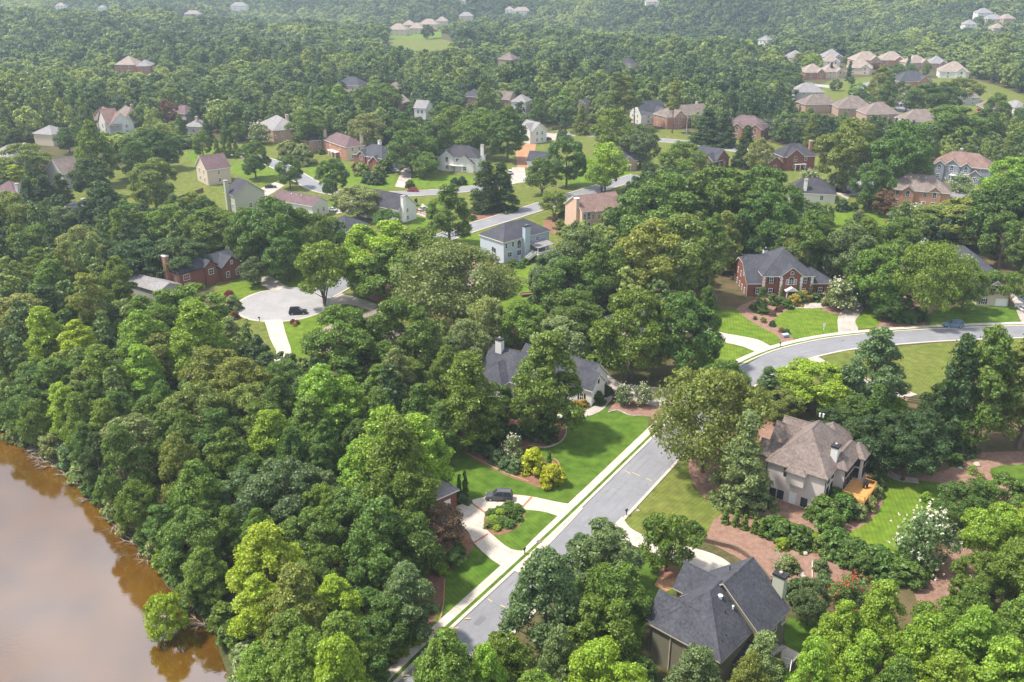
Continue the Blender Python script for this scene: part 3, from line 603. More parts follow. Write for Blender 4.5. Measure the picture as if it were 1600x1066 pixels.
        if foot: s.foot(x0, y0, x1, y1)
        s.last = (x0, y0, x1, y1); return s
    # placing things on a wall -----------------------------------------
    def face(s, side, u, z, wing=None, off=0.0):
        x0, y0, x1, y1 = wing or s.last
        return {'f': ((x0 + u, y0 - off, z), 0), 'b': ((x1 - u, y1 + off, z), math.pi), 'l': ((x0 - off, y1 - u, z), -math.pi / 2), 'r': ((x1 + off, y0 + u, z), math.pi / 2)}[side]
    def win(s, side, u, z, w=1.0, h=1.5, wing=None, arch=False, shut=False, bars=(1, 1), frame='white', pane='glass', simple=False):
        loc, rz = s.face(side, u, z, wing); key = ('win', w, h, arch, bars, frame)
        if key not in CACHE:
            m = MB(); b = .11; t = .09
            m.box(-w / 2 - b, -t, -b, w / 2 + b, .02, 0); m.box(-w / 2 - b, -t, 0, -w / 2, .02, h); m.box(w / 2, -t, 0, w / 2 + b, .02, h)
            if arch:
                n = 8; R0 = w / 2; R1 = w / 2 + b
                for i in range(n):
                    a0 = math.pi * i / n; a1 = math.pi * (i + 1) / n
                    m.solid([(R0 * math.cos(a0), -t, h + R0 * math.sin(a0)), (R1 * math.cos(a0), -t, h + R1 * math.sin(a0)), (R1 * math.cos(a1), -t, h + R1 * math.sin(a1)), (R0 * math.cos(a1), -t, h + R0 * math.sin(a1)),
                             (R0 * math.cos(a0), .02, h + R0 * math.sin(a0)), (R1 * math.cos(a0), .02, h + R1 * math.sin(a0)), (R1 * math.cos(a1), .02, h + R1 * math.sin(a1)), (R0 * math.cos(a1), .02, h + R0 * math.sin(a1))],
                            [(0, 1, 2, 3), (1, 5, 6, 2), (0, 3, 7, 4)])
            else: m.box(-w / 2 - b, -t, h, w / 2 + b, .02, h + b * 1.3)
            for i in range(bars[0]): 
                x = -w / 2 + w * (i + 1) / (bars[0] + 1); m.box(x - .035, -.06, 0, x + .035, 0, h)
            for i in range(bars[1]):
                zz = h * (i + 1) / (bars[1] + 1); m.box(-w / 2, -.065, zz - .035, w / 2, -.002, zz + .035)
            p = MB(); g = [(-w / 2, -.03, 0), (w / 2, -.03, 0), (w / 2, -.03, h)]
            if arch: g += [(w / 2 * math.cos(math.pi * i / 8), -.03, h + w / 2 * math.sin(math.pi * i / 8)) for i in range(1, 8)]
            g.append((-w / 2, -.03, h)); n = len(g); p.solid(g + [(a, .01, c) for a, _, c in g], [tuple(range(n)), tuple(range(2 * n - 1, n - 1, -1))] + [(i, n + i, n + (i + 1) % n, (i + 1) % n) for i in range(n)])
            q = MB(); q.box(-.2, -.06, -.05, .2, .01, h + .05)
            CACHE[key] = (m.mesh('window', M[frame]), p.mesh('pane', M[pane]), q.mesh('shutter', M['shutter']))
        a, b, c = CACHE[key]
        o = meshobj('window', a, s.root, loc, rz); meshobj('pane', b, o)
        if shut:
            for sg in (-1, 1): meshobj('shutter', c, o, (sg * (w / 2 + .33), 0, 0))
        return o
    def row(s, side, z, n, w=1.0, h=1.5, wing=None, m0=1.3, **k):
        x0, y0, x1, y1 = wing or s.last; L = (x1 - x0) if side in 'fb' else (y1 - y0)
        for i in range(n): s.win(side, m0 + (L - 2 * m0) * (i + .5) / n if n > 1 else L / 2, z, w, h, wing, **k)
    def panel(s, name, side, u, z, w, h, mt, wing=None, d=.08, parent=None):
        loc, rz = s.face(side, u, z, wing); m = MB(); m.box(-w / 2, -d, 0, w / 2, .02, h); return m.build(name, M[mt], parent or s.root, loc, rz)
    def door(s, side, u, z=0.1, w=1.0, h=2.1, mt='shutter', wing=None):
        loc, rz = s.face(side, u, z, wing); m = MB(); m.box(-w / 2 - .12, -.1, 0, -w / 2, .02, h + .12); m.box(w / 2, -.1, 0, w / 2 + .12, .02, h + .12); m.box(-w / 2, -.1, h, w / 2, .02, h + .12)
        f = m.build('door_frame', M['white'], s.root, loc, rz); d = MB(); d.box(-w / 2, -.04, 0, w / 2, .02, h); dd = d.build('door', M[mt], f)
        k = MB(); k.box(w / 2 - .14, -.1, 1.0, w / 2 - .08, -.04, 1.08); k.build('handle', M['black'], f)
    def garage(s, side, u, w=4.8, z=0.0, wing=None):
        loc, rz = s.face(side, u, z, wing); m = MB(); m.box(-w / 2, -.05, 0, w / 2, .02, 2.2); g_ = m.build('garage_door', M['white'], s.root, loc, rz)
        for k in range(4):
            q = MB(); q.box(-w / 2 + .06, -.07, k * .55 + .03, w / 2 - .06, -.052, k * .55 + .52); q.build('panel', M['white'], g_)
    def chimney(s, x, y, w, d, z0, z1, mt, cap='black', crown=True):
        m = MB(); m.box(x - w / 2, y - d / 2, z0, x + w / 2, y + d / 2, z1); c = m.build('chimney', M[mt], s.root)
        k = MB(); k.box(x - w / 2 - .1, y - d / 2 - .1, z1 - .05, x + w / 2 + .1, y + d / 2 + .1, z1 + .28); k.build('chimney_cap', M[cap], c)
        if crown:
            p = MB(); p.tube([(x, y, z1 + .28), (x, y, z1 + .55)], [.16, .16], 8); p.tube([(x, y, z1 + .55), (x, y, z1 + .62)], [.26, .2], 8); p.build('flue', M['stone'], c)
        return c
    def vent(s, x, y, z, r=.14, hgt=.35, mt='white'):
        p = MB(); p.tube([(x, y, z - .3), (x, y, z + hgt)], [r, r], 8); p.tube([(x, y, z + hgt), (x, y, z + hgt + .1)], [r * 1.5, r * .8], 8); p.build('roof_vent', M[mt], s.root)
    def downpipe(s, x, y, z0, z1, mt='white'):
        p = MB(); p.box(x - .06, y - .06, z0, x + .06, y + .06, z1); p.build('downpipe', M[mt], s.root)
    def posts(s, pts, z0, z1, r=.09, mt='white'):
        for x, y in pts:
            p = MB(); p.box(x - r, y - r, z0, x + r, y + r, z1); p.build('post', M[mt], s.root)
    def railing(s, pts, z, mt='white', hgt=.95, bal=.35):
        for a, b in zip(pts[:-1], pts[1:]):
            a = Vector(a); b = Vector(b); L = (b - a).length; an = math.atan2((b - a).y, (b - a).x); m = MB(); m.box(0, -.04, hgt - .08, L, .04, hgt); m.box(0, -.03, .08, L, .03, .14)
            k = max(1, int(L / bal))
            for i in range(k + 1):
                x = L * i / k; m.box(x - .025, -.025, .1, x + .025, .025, hgt - .04)
            m.build('railing', M[mt], s.root, (a.x, a.y, z), an)

# --- the taupe stucco house with the orange deck -------------------------
h = House('stucco_house', 'tall taupe stucco house with brown hip roof and new orange timber deck', (1197, 718), (1292, 748), 7.3)
h.wing(0.3, .3, 10.7, 14.5, 7.3, 'hip', 1.02, 'w_taupe', 'r_taupe', trim='r_brown'); main = h.last
# windows of the blank lower face
for u, hh in ((1.5, 1.5), (2.9, 1.5), (7.2, 1.5), (9.1, 1.5)): h.win('f', u, .35, .95, hh, main, frame='shutter', bars=(0, 1))
h.win('f', 3.5, 5.2, .75, 1.4, main, frame='shutter', bars=(0, 1)); h.door('f', 5.15, .1, .95, 2.1, 'white', main)
m_ = (4.2, -.75, 7.3, .32)
h.wing(*m_, 6.9, 'hip', 1.0, 'w_taupe', 'r_taupe', z0=4.4, ov=.35, trim='r_brown', foot=False)
h.wing(9.2, 5.2, 12.4, 14.2, 7.3, 'hip', 1.0, 'w_taupe', 'r_taupe', trim='r_brown'); w2 = h.last
h.wing(10.4, 11.2, 13.6, 14.9, 7.1, 'hip', .9, 'w_taupe', 'r_taupe', trim='r_brown'); w3 = h.last
h.wing(-2.0, 8.2, 4, 12.4, 7.2, 'gx', 1.15, 'w_taupe', 'r_taupe', trim='r_brown'); h.wing(-2.2, 13.2, 4, 16.4, 7.0, 'gx', 1.15, 'w_taupe', 'r_taupe', trim='r_brown')
h.wing(-2.8, 3.5, 3, 8.0, 6.2, 'gx', .75, 'w_taupe', 'r_taupe', trim='r_brown'); h.wing(3, 13, 9, 19.5, 6.6, 'hip', .95, 'w_taupe', 'r_taupe', trim='r_brown')
for z in (.5, 3.2, 5.6): h.win('r', 1.5, z, .8, 1.3, main, frame='shutter', bars=(0, 1)); h.win('r', 3.6, z, .8, 1.3, main, frame='shutter', bars=(0, 1))
for z in (3.1, 5.4):
    for u in (1.3, 3.2, 5.1): h.win('r', u, z, 1.3, 1.6, w2, frame='shutter', bars=(0, 1))
for z in (2.9, 5.2): h.win('f', 2.2, z, .9, 1.7, w3, frame='shutter', bars=(0, 1)); h.win('r', 1.2, z, .9, 1.7, w3, frame='shutter', bars=(0, 1)); h.win('r', 2.8, z, .9, 1.7, w3, frame='shutter', bars=(0, 1))
h.chimney(10.0, 6.0, 1.2, 1.5, 7, 10.6, 'w_white'); h.downpipe(10.78, .2, -1, 7.2, 'r_dark'); h.downpipe(.22, .2, -1, 7.2, 'r_dark'); h.downpipe(12.5, 5.1, -1, 7.2, 'r_dark')
h.vent(4.6, 12.3, 12.4); h.vent(5.1, 12.8, 12.2)
# deck, board by board
dz = 2.6
dk = MB(); dk.box(12.5, 4.2, dz - .3, 16.6, 10.8, dz - .06); dko = dk.build('deck_frame', M['deck'], h.root)
y = 4.2
while y < 10.75:
    b_ = MB(); b_.box(0, 0, 0, 4.14, .27, .05); b_.build('board', M['deck'], dko, (12.48, y, dz - .055)); y += .29
h.posts([(16.5, 4.3), (16.5, 10.7), (14.5, 4.3), (12.7, 4.3)], -1, dz + .95, .09, 'deck'); h.railing([(12.6, 4.25), (16.5, 4.25), (16.5, 10.7)], dz, 'deck', .95, .7); h.railing([(14.4, 10.75), (16.5, 10.75)], dz, 'deck')
sk = MB(); sk.box(12.6, 4.28, 0, 16.5, 4.33, dz - .3); sk.build('deck_skirt', M['deck'], h.root)
h.foot(12, 5, 17, 12)
H1 = h
# --- the big slate roofed house at the bottom -----------------------------
h = House('olive_house', 'olive sided house under a large dark slate coloured roof, nearest the camera', (1016, 973), (1126, 1033), 6.3)
h.wing(.3, .3, 10.6, 13.5, 6.3, 'hip', .93, 'w_olive', 'r_grey', trim='w_cream'); a1 = h.last
h.wing(-.6, .9, 5.0, 5.6, 6.35, 'gx', 1.18, 'w_olive', 'r_grey', trim='w_cream')
h.wing(.2, 8.0, 12.2, 15.2, 6.3, 'gy', .86, 'w_olive', 'r_grey', trim='w_cream'); a2 = h.last
h.wing(-1.6, 8.9, 5.0, 13.6, 6.4, 'gx', 1.12, 'w_olive', 'r_grey', trim='w_cream')
h.wing(10.3, 4.2, 14.0, 11.2, 3.3, 'gx', .28, 'w_olive', 'r_dark', trim='w_cream')
h.chimney(10.4, 15.9, 1.7, 1.1, 0, 10.6, 'w_khaki'); h.downpipe(3.2, .2, -1, 6.3, 'w_cream'); h.win('f', 8.6, 4.2, .9, 1.4, a1); h.panel('wall_panel', 'f', 6.6, 1, 3.4, 5.0, 'w_olive', a1, .12)
h.vent(6.6, 6.4, 10.4, .24, .25); h.vent(8.2, 7.2, 9.0, .12, .3); h.vent(8.0, 5.6, 9.1, .08, .2, 'black'); h.vent(4.4, 12.6, 10.6, .08, .2, 'black'); h.vent(9.6, 2.2, 7.3, .08, .2, 'black'); h.vent(9.5, 3.4, 7.4, .08, .2, 'black')
for u in (1.6, 4.0, 6.6): h.win('r', u, 4.2, .9, 1.4, a2)
dk = MB(); dk.box(11.7, 10.6, 0, 15.2, 14.8, .5); dk.build('patio', M['concrete'], h.root); h.railing([(14.1, 11.4), (15.3, 11.8), (16.4, 9.0), (14.4, 6.2)], .5, 'white')
# --- brick colonial with quoins -------------------------------------------
h = House('brick_house', 'red brick house with white corner quoins, arched window and slate roof', (1167.6, 443), (1305.5, 443), 4.0)
h.wing(0.2, .3, 11, 18.0, 4.0, 'gx', .62, 'w_brick', 'r_grey', z0=-3.2, jerk=2.6); L_ = h.last
for (u, z) in ((3, .2), (6, .2), (9, .2), (12, .2), (15, .2), (6, 3.4), (9.5, 3.4), (12.5, 4.6), (4, -2.4)): h.win('l', u, z, .8, 1.4, L_)
h.wing(14, .4, 24.6, 17.5, 4.0, 'hip', .52, 'w_brick', 'r_grey', z0=-2); R_ = h.last
h.wing(4.2, -.7, 18.2, 15, 6.6, 'hip', .78, 'w_brick', 'r_grey', z0=-2.5); C_ = h.last
h.wing(8.9, -1.3, 15.0, 6, 6.6, 'gy', .80, 'w_brick', 'r_grey', z0=-2.5); G_ = h.last
for u in (2.3, 11.7):
    h.win('f', u, 4.4, 1.0, 1.6, C_, shut=True); h.win('f', u, 1.0, 1.0, 1.7, C_, shut=True)
h.win('f', 3.05, 4.2, 1.3, 1.5, G_, arch=True, bars=(1, 2)); h.win('f', 1.9, 4.2, .5, 1.3, G_); h.win('f', 4.2, 4.2, .5, 1.3, G_)
h.win('f', 3.05, 7.2, .8, .35, G_, arch=True, bars=(0, 0)); h.win('f', 3.0, .9, 1.0, 1.6, L_, shut=True); h.win('f', 6.9, .9, 1.0, 1.7, R_, shut=True)
h.door('f', 3.05, 0, 1.2, 2.3, 'w_brick', G_)
for wg, u in ((C_, .25), (C_, 13.75), (G_, .25), (G_, 5.85)):
    loc, rz = h.face('f', u, -2, wg); q = MB()
    for k in range(17): ww = .42 if k % 2 else .28; q.box(-ww, -.06, k * .5, ww, .03, k * .5 + .49)
    q.build('quoin', M['white'], h.root, loc, rz)
h.posts([(10.7, -2.6), (13.2, -2.6)], -.3, 2.6, .13); q = MB(); q.solid([(10.2, -3, 2.6), (13.7, -3, 2.6), (11.95, -3, 3.7), (10.2, -1.2, 2.6), (13.7, -1.2, 2.6), (11.95, -1.2, 3.7)], [(0, 1, 2), (0, 2, 5, 3), (1, 4, 5, 2), (0, 3, 4, 1)]); q.build('portico', M['white'], h.root)
q = MB(); q.box(10.4, -3.4, -1.6, 13.5, -1.2, -.3); q.box(10.4, -3.9, -1.6, 13.5, -3.4, -.65); q.build('steps', M['w_brick2'], h.root)
h.chimney(8, 13.5, 1.3, 1.3, 6, 9.9, 'white'); h.downpipe(.1, .2, -3, 4)
# --- blue house -----------------------------------------------------------
h = House('blue_house', 'pale blue sided house with grey hip roof, covered rear porch and tall chimney', (748, 366), (788, 379), 7.5)
h.wing(.3, .3, 11.7, 19.8, 7.5, 'hip', .62, 'w_blue', 'r_lgrey' if 0 else 'r_grey', z0=-1.5); b = h.last
h.chimney(12.4, 9.2, 1.3, 2.2, 1.0, 11.0, 'w_blue')
h.win('f', 6.2, 3.4, .5, 1.1, b, frame='black'); h.win('f', 7.2, 3.2, .5, 1.1, b, frame='black')
for u, z, ww, hh, ar in ((1.0, 5.2, .8, 1.5, 0), (3.8, 5.2, .8, 1.5, 0), (6.4, 4.2, 1.6, 1.8, 1), (2.4, 2.2, 1.7, 1.4, 0), (6.4, 2.0, 1.7, 1.5, 0), (4.0, -.2, 1.6, 1.2, 0), (9.8 + .9, 4.2, 1.4, 1.8, 1), (11.2, 2.0, 1.4, 1.5, 0), (14.3, 5.3, 1.1, 1.1, 0), (9.0 - .3, -.2, 1.6, 1.6, 0)): h.win('r', u, z, ww, hh, b, arch=bool(ar), bars=(1 if ww > 1 else 0, 1))
h.door('r', 6.6, -.3, .9, 2.0, 'white', b)
q = MB(); q.solid([(11.8, 10.3, 5.2), (11.8, 17.6, 5.2), (16.6, 17.6, 4.5), (16.6, 10.3, 4.5), (11.8, 10.3, 5.05), (11.8, 17.6, 5.05), (16.6, 17.6, 4.35), (16.6, 10.3, 4.35)], [(0, 1, 2, 3), (7, 6, 5, 4), (0, 3, 7, 4), (3, 2, 6, 7), (2, 1, 5, 6)]); q.build('porch_roof', M['r_lgrey'], h.root)
q = MB(); q.box(11.8, 10.3, 2.0, 17.4, 18.4, 2.25); q.build('porch_floor', M['w_grey2'], h.root); h.posts([(17.2, 10.5), (17.2, 13.2), (17.2, 16), (17.2, 18.2)], -1, 2.0, .1, 'w_grey2'); h.posts([(16.4, 10.5), (16.4, 14), (16.4, 17.4)], 2.2, 4.5, .08)
h.railing([(12, 10.4), (17.3, 10.4), (17.3, 18.3)], 2.25, 'white')
st = MB()
for k in range(9): st.box(14.2, 9.8 - k * .62 - .62, 1.95 - k * .25, 15.6, 9.8 - k * .62 + .1, 2.05 - k * .25)
st.build('stairs', M['w_grey2'], h.root)
for x in (14.15, 15.65):
    q = MB(); q.solid([(x - .04, 10.2, 2.0), (x + .04, 10.2, 2.0), (x + .04, 10.2, 3.1), (x - .04, 10.2, 3.1), (x - .04, 4.3, -.2), (x + .04, 4.3, -.2), (x + .04, 4.3, .9), (x - .04, 4.3, .9)], [(0, 1, 2, 3), (4, 7, 6, 5), (0, 4, 5, 1), (3, 2, 6, 7), (0, 3, 7, 4), (1, 5, 6, 2)]); q.build('stair_rail', M['white'], h.root)
h.foot(11, 4, 18, 18)
# --- peach house ----------------------------------------------------------
h = House('peach_house', 'peach walled two storey house with a faded maroon gable roof', (910, 331), (950, 326), 7.6)
h.wing(0, 0, 16.5, 12.5, 7.6, 'gx', .62, 'w_pink', 'r_pink', z0=-1.5); b = h.last
h.wing(5.2, -.9, 10.2, 5, 7.5, 'hip', .5, 'w_pink', 'r_pink', z0=-1.5); n_ = h.last
h.wing(5, 8.5, 9, 15, 7.6, 'gy', .8, 'w_pink', 'r_pink'); h.chimney(-.6, 3.0, 1.2, 1.6, -1, 11.6, 'w_pink', 'white', False)
for z in (1.0, 4.6): h.win('f', .9, z, .9, 1.6, b, arch=True); h.win('f', 2.6, z, 1.2, 1.8, b, arch=True); h.win('f', 4.3, z, .7, 1.3, b, arch=True); h.win('f', 1.1, z, .8, 1.6, n_); h.win('f', 3.5, z, 1.7, 1.6, n_); h.win('f', 13, z, 1.1, 1.5, b)
h.downpipe(7.2, -1.05, -1, 7.4); h.win('l', 9, 2.5, .5, .9, b)
# --- brick house by the turning circle -------------------------------------
h = House('brick_house', 'red brick house with slate hip roof and tall orange brick chimney by the turning circle', (260.5, 420.5), (279.5, 427.5), 5.5)
h.wing(0, 0, h.W, 11.8, 5.5, 'hip', .62, 'w_brick2', 'r_grey', z0=-1.5, trim='shutter'); b = h.last; W_ = h.W
q = MB(); q.box(W_, .02, -1.5, W_ + .06, 11.78, 5.4); q.build('front_wall', M['w_brick'], h.root)  # darker brick sheet: the shade of this side put into its colour
h.chimney(1.2, -.7, 1.7, 1.2, -1, 9.8, 'w_brick2', 'white'); h.win('r', 2.2, 3.0, 1.9, 1.6, b, bars=(2, 1)); h.win('r', 2.2, .4, 1.9, 1.6, b, bars=(2, 1)); h.win('r', 6.3, 3.2, .8, 1.5, b, frame='w_brick')
h.wing(2.5, 8.0, W_ + .8, 11.6, 5.6, 'gx', .75, 'w_brick', 'r_grey', z0=-1.5, trim='shutter'); c_ = h.last
h.win('r', 1.8, 3.0, 1.5, 1.5, c_); h.wing(-1.5, 10.5, W_ + .3, 19.5, 4.4, 'gy', .7, 'w_brick', 'r_grey', z0=-1.5, trim='shutter')
h.wing(2.0, 12.8, W_ + 2.2, 19.2, 4.5, 'gx', .8, 'w_brick', 'r_grey', z0=-1.5, trim='shutter'); d_ = h.last
h.win('r', 1.6, 1.2, 1.0, 1.6, d_); h.win('r', 4.9, 1.2, 1.0, 1.6, d_); h.win('r', 3.2, 4.9, .6, 1.0, d_)
q = MB(); q.box(-3, -3.6, -.5, 1, -1.6, 1.2); q.box(-3.2, -4.6, 1.2, 1, -1.4, 1.35); q.build('deck', M['w_brick2'], h.root); h.railing([(-3.1, -4.5), (1, -4.5)], 1.3, 'w_brick2')
# --- house behind the big tree in the middle --------------------------------
Z8 = lambda x, y: (740 + x / 5.33, 520 + y / 5.33)
h = House('white_house', 'low white house with slate roof and black shutters half hidden by a tall tree', Z8(985, 475), Z8(1140, 370), 4.0)
h.wing(.2, 1.2, 8.6, 20, 4.0, 'gy', .95, 'w_white', 'r_grey', z0=-1); b = h.last
h.wing(0, 0, 5.4, 6, 4.0, 'gy', 1.0, 'w_white', 'r_grey', z0=-1); c_ = h.last
h.wing(-6.8, 12, 4, 25, 4.2, 'gy', .8, 'w_white', 'r_grey', z0=-1); d_ = h.last; h.wing(-9.5, 17, -1, 24, 4.2, 'hip', .8, 'w_white', 'r_grey', z0=-1)
h.chimney(-2.2, 22.8, 1.2, 1.6, 2, 10.8, 'w_white')
h.win('f', 2.7, .7, 1.5, 1.6, c_, shut=True, bars=(1, 1)); h.win('f', 7.2, .7, 1.0, 1.6, b, shut=True); h.win('l', 3.5, .8, .9, 1.7, c_, shut=True); h.win('f', 2.7, 4.6, .4, .7, c_, frame='shutter'); h.win('l', 12, .8, .9, 1.7, b, shut=True)
h.win('f', 2, .8, 1.1, 1.6, d_, shut=True); h.win('f', 5, .8, 1.1, 1.6, d_, shut=True)
# --- brick house hidden by the trees beside the circular drive --------------
h = House('brick_house', 'dark red brick house mostly hidden under trees beside the circular driveway', (646, 826), (661, 839), 5.4)
h.wing(0, 0, 2.4, 3.0, 5.4, 'gy', .9, 'w_brick', 'r_lgrey', z0=-1); b = h.last; h.win('r', 1.5, 2.6, .8, 2.0, b); h.wing(-6, 2.0, .4, 8, 3.6, 'hip', .7, 'w_brick', 'r_lgrey', z0=-1); h.downpipe(2.5, -.1, -1, 5.4)
h = House('brick_garage', 'brick wing with pale slate roof and white garage door by two narrow evergreens', (688, 775), (713, 764), 3.6)
h.wing(-2.0, 0, h.W, 9.5, 3.6, 'hip', .75, 'w_brick', 'r_lgrey', z0=-1); h.garage('f', h.W - 2.8 + 2, 2.9); h.wing(-6, 6.5, 3, 13, 4.0, 'gy', .8, 'w_brick', 'r_lgrey', z0=-1)
# --- tan house on the right --------------------------------------------------
h = House('tan_house', 'tan house with dark slate roofs and a shuttered gable window near the right edge', (1526, 458), (1581, 460), 3.6)
h.wing(.5, 0, h.W - .3, 12, 3.6, 'gy', .85, 'w_cream', 'r_grey'); b = h.last; h.win('f', h.W / 2 - .4, 4.3, 1.3, 1.6, b, shut=True); h.win('f', 1.6, .5, 1.0, 1.5, b, shut=True); h.garage('f', 6.5, 3.2)
h.wing(-14, 10, h.W + 1, 28, 5.0, 'hip', .70, 'w_cream', 'r_grey'); h.wing(-20, 14, -10, 27, 5.0, 'gy', .8, 'w_cream', 'r_grey'); h.chimney(-8.5, 23, 1.8, 1.3, 4, 11.6, 'w_white')
# --- beige roofed house by the circle ---------------------------------------
h = House('beige_house', 'house with weathered beige roof beside the turning circle behind trees', (487, 523), (540, 540), 3.6)
h.wing(0, 0, h.W, 11, 3.6, 'hip', .6, 'w_cream', 'r_tan'); h.wing(6, 6, 17, 17, 3.6, 'hip', .62, 'w_cream', 'r_tan'); h.chimney(11.5, 6.0, 1.3, 1.3, 1, 7.8, 'w_cream', 'w_cream'); h.wing(1, 9, 8, 18, 3.4, 'gy', .6, 'w_cream', 'r_tan')
# --- others -----------------------------------------------------------------
h = House('tan_house', 'small tan house with a chimney hidden behind the dense dark trees in the middle', (936, 501), (958, 510), 5.5)
h.wing(0, 0, 5, 9, 5.5, 'gy', .7, 'w_cream', 'r_grey'); h.wing(3, 2, 15, 12, 5.5, 'gx', .7, 'w_cream', 'r_grey'); h.chimney(1.4, 8.6, 1.2, 1.2, 2, 11.0, 'w_tan')
h = House('house', 'house with pale shingle roof under the trees left of the blue house', (672, 425), (735, 452), 4.6)
h.wing(0, 0, h.W, 13, 4.6, 'gx', .55, 'w_cream', 'r_tan'); h.row('f', 1, 3); h.chimney(8, 12, 1, 1, 3, 9, 'white')
h = House('shed', 'long pale metal roofed building peeking out of the wood left of the brick house', (200, 441), (248, 455), 3.2, 'building')
h.wing(0, 0, h.W, 7, 3.2, 'gx', .4, 'w_grey2', 'r_lgrey')
h = House('shed', 'building with pale metal roof showing between trees near the lake wood', (262, 572), (300, 578), 3.4, 'building')
h.wing(0, 0, h.W, 9, 3.4, 'gx', .45, 'w_grey2', 'metal_roof')

def gen(label, A, B, h_, C=None, D=None, roof='hip', pitch=.6, wm='w_white', rm='r_grey', fw=None, gables=(), rows=2, nf=3, nr=2, chim=None, shut=False, garage=None, name='house', trim='white', sides='flr', wmin=None, zb=0, porch=False, vents=0):
    h = House(name, label, A, B, h_, C=C, D=D, zb=zb); W, D_ = h.W, max(7.0, min(h.D, 18)); h.wing(0, 0, W, D_, h_, roof, pitch, wm, rm, z0=-2, trim=trim); b = h.last
    if fw:
        q = MB(); q.box(0.02, -.06, -2, W - .02, 0, h_ - .1); q.build('front_wall', M[fw], h.root)
    st = h_ / rows
    for k in range(rows):
        z = k * st + st * .32
        if 'f' in sides and nf: h.row('f', z, nf, 1.1, min(1.6, st * .5), b, shut=shut)
        if 'l' in sides and nr: h.row('l', z, nr, .9, min(1.5, st * .5), b)
        if 'r' in sides and nr: h.row('r', z, nr, .9, min(1.5, st * .5), b)
    for g_ in gables:
        x0, x1, pj = g_[:3]; gw = g_[3] if len(g_) > 3 else (fw or wm); hh = g_[4] if len(g_) > 4 else h_
        h.wing(x0 * W, -pj, x1 * W, D_ * .5, hh, 'gy', max(pitch, .8), gw, rm, z0=-2, trim=trim); gl = h.last
        for k in range(rows if hh > 4.2 else 1): h.row('f', k * st + st * .32, 1, 1.3, min(1.6, st * .5), gl, arch=(k == rows - 1 and hh > 4.2), shut=False)
    if garage is not None: h.garage('f', garage * W, 4.6, 0, b)
    if chim: h.chimney(chim[0] * W, chim[1] * D_, 1.2, 1.4, 1, chim[2], chim[3] if len(chim) > 3 else wm, 'stone')
    if porch:
        h.posts([(W * .35, -2), (W * .5, -2), (W * .65, -2)], -1, 2.7, .12); q = MB(); q.box(W * .32, -2.3, 2.7, W * .68, 0, 2.95); q.build('porch_roof', M['white'], h.root); h.door('f', W * .5, 0.1, 1.1, 2.2, 'shutter', b)
    for k in range(vents):
        h.vent(W * (.35 + .12 * k), D_ * .4, h_ + D_ * .4 * pitch, .15, .4)
    return h
G = gen
G('salmon brick house with brown hip roof and white arched windows facing the woods', (1387, 294), (1485, 302), 6.8, D=13, pitch=.7, wm='w_salmon', rm='r_taupe', gables=((.24, .43, 1.6), (.66, .86, .3)), nf=4, chim=(.03, .8, 10.5, 'w_tan'), vents=3)
G('blue grey house with weathered maroon roof and white trimmed gables', (1459, 255), (1549, 264), 6.8, D=12, pitch=.75, wm='w_grey', rm='r_pink', gables=((.03, .2, 1.0), (.2, .46, .4), (.5, .66, 1.0), (.66, .84, 1.6, 'w_grey', 4.0)), nf=3, chim=(.4, .8, 12, 'w_grey'), porch=True)
G('low white house with dark hip roof and a white chimney', (1232, 300), (1306, 304), 3.6, D=12, pitch=.75, wm='w_white', rm='r_dark', nf=2, rows=1, chim=(.35, .1, 8.5, 'white'))
G('red brick house with dark roof, white gables and red chimney', (1224, 245), (1274, 243), 6.2, D=11, pitch=.8, wm='w_brick', rm='r_dark', gables=((.1, .62, .8), (-.42, -.04, .3, 'w_brick', 4.0)), nf=2, chim=(1.0, .5, 11.5, 'w_brick2'), porch=True)
G('red brick house with brown hip roof right of the tall pines', (1132, 197), (1192, 202), 5.5, D=13, pitch=.8, wm='w_brick2', rm='r_maroon', gables=((.22, .48, 1), (.68, .98, 2)), nf=2, chim=(.08, .1, 10.5, 'w_brick2'))
G('long red brick house with weathered brown roof behind the dark oak', (1043, 183), (1132, 176), 6.5, D=14, pitch=.65, wm='w_brick2', rm='r_brown', gables=((.1, .3, 1.2),), nf=4, chim=(.65, .6, 12, 'w_cream'), shut=True)
G('white house with steep grey gable roofs beside the long brick house', (1002, 180), (1041, 177), 5.5, D=13, roof='gx', pitch=1.0, wm='w_white', rm='r_grey', gables=((.5, .95, 1.5),), nf=2)
G('small brick house with slate roof and white gable beside the round tree', (1083, 246), (1118, 252), 4.2, D=11, roof='gx', pitch=.8, wm='w_brick', rm='r_grey', gables=((.45, 1.0, 2.0),), rows=1, nf=1)
G('tan house with dark gable roof and round porch posts in the middle distance', (962, 251), (996, 250), 4.6, D=11, roof='gx', pitch=.95, wm='w_tan', rm='r_grey', gables=((.3, .9, 1.2, 'w_tan', 3.6),), rows=1, nf=2, porch=True)
G('low white garage house with slate roof beside the red clay bank', (824, 252), (853, 254), 3.4, D=9, roof='gx', pitch=.8, wm='w_white', rm='r_grey', rows=1, nf=1, garage=.4)
G('white two storey house with grey roof and twin front gables', (683, 244), (746, 248), 6.2, D=11, pitch=.75, wm='w_white', rm='r_dark', gables=((.1, .42, .8, 'w_white'), (.5, .92, 1.4, 'w_white', 4.0)), nf=3, chim=(1.02, .5, 11, 'white'), porch=True)
G('white sided house with red brick front and slate roof by the parked cars', (553, 240), (597, 248), 6.2, C=(627, 241), pitch=.65, wm='w_white', fw='w_brick', rm='r_grey', gables=((.15, .42, .5), (.6, 1.0, 1.4, 'w_brick', 4.0)), nf=3, shut=True, chim=(.3, .9, 11, 'white'))
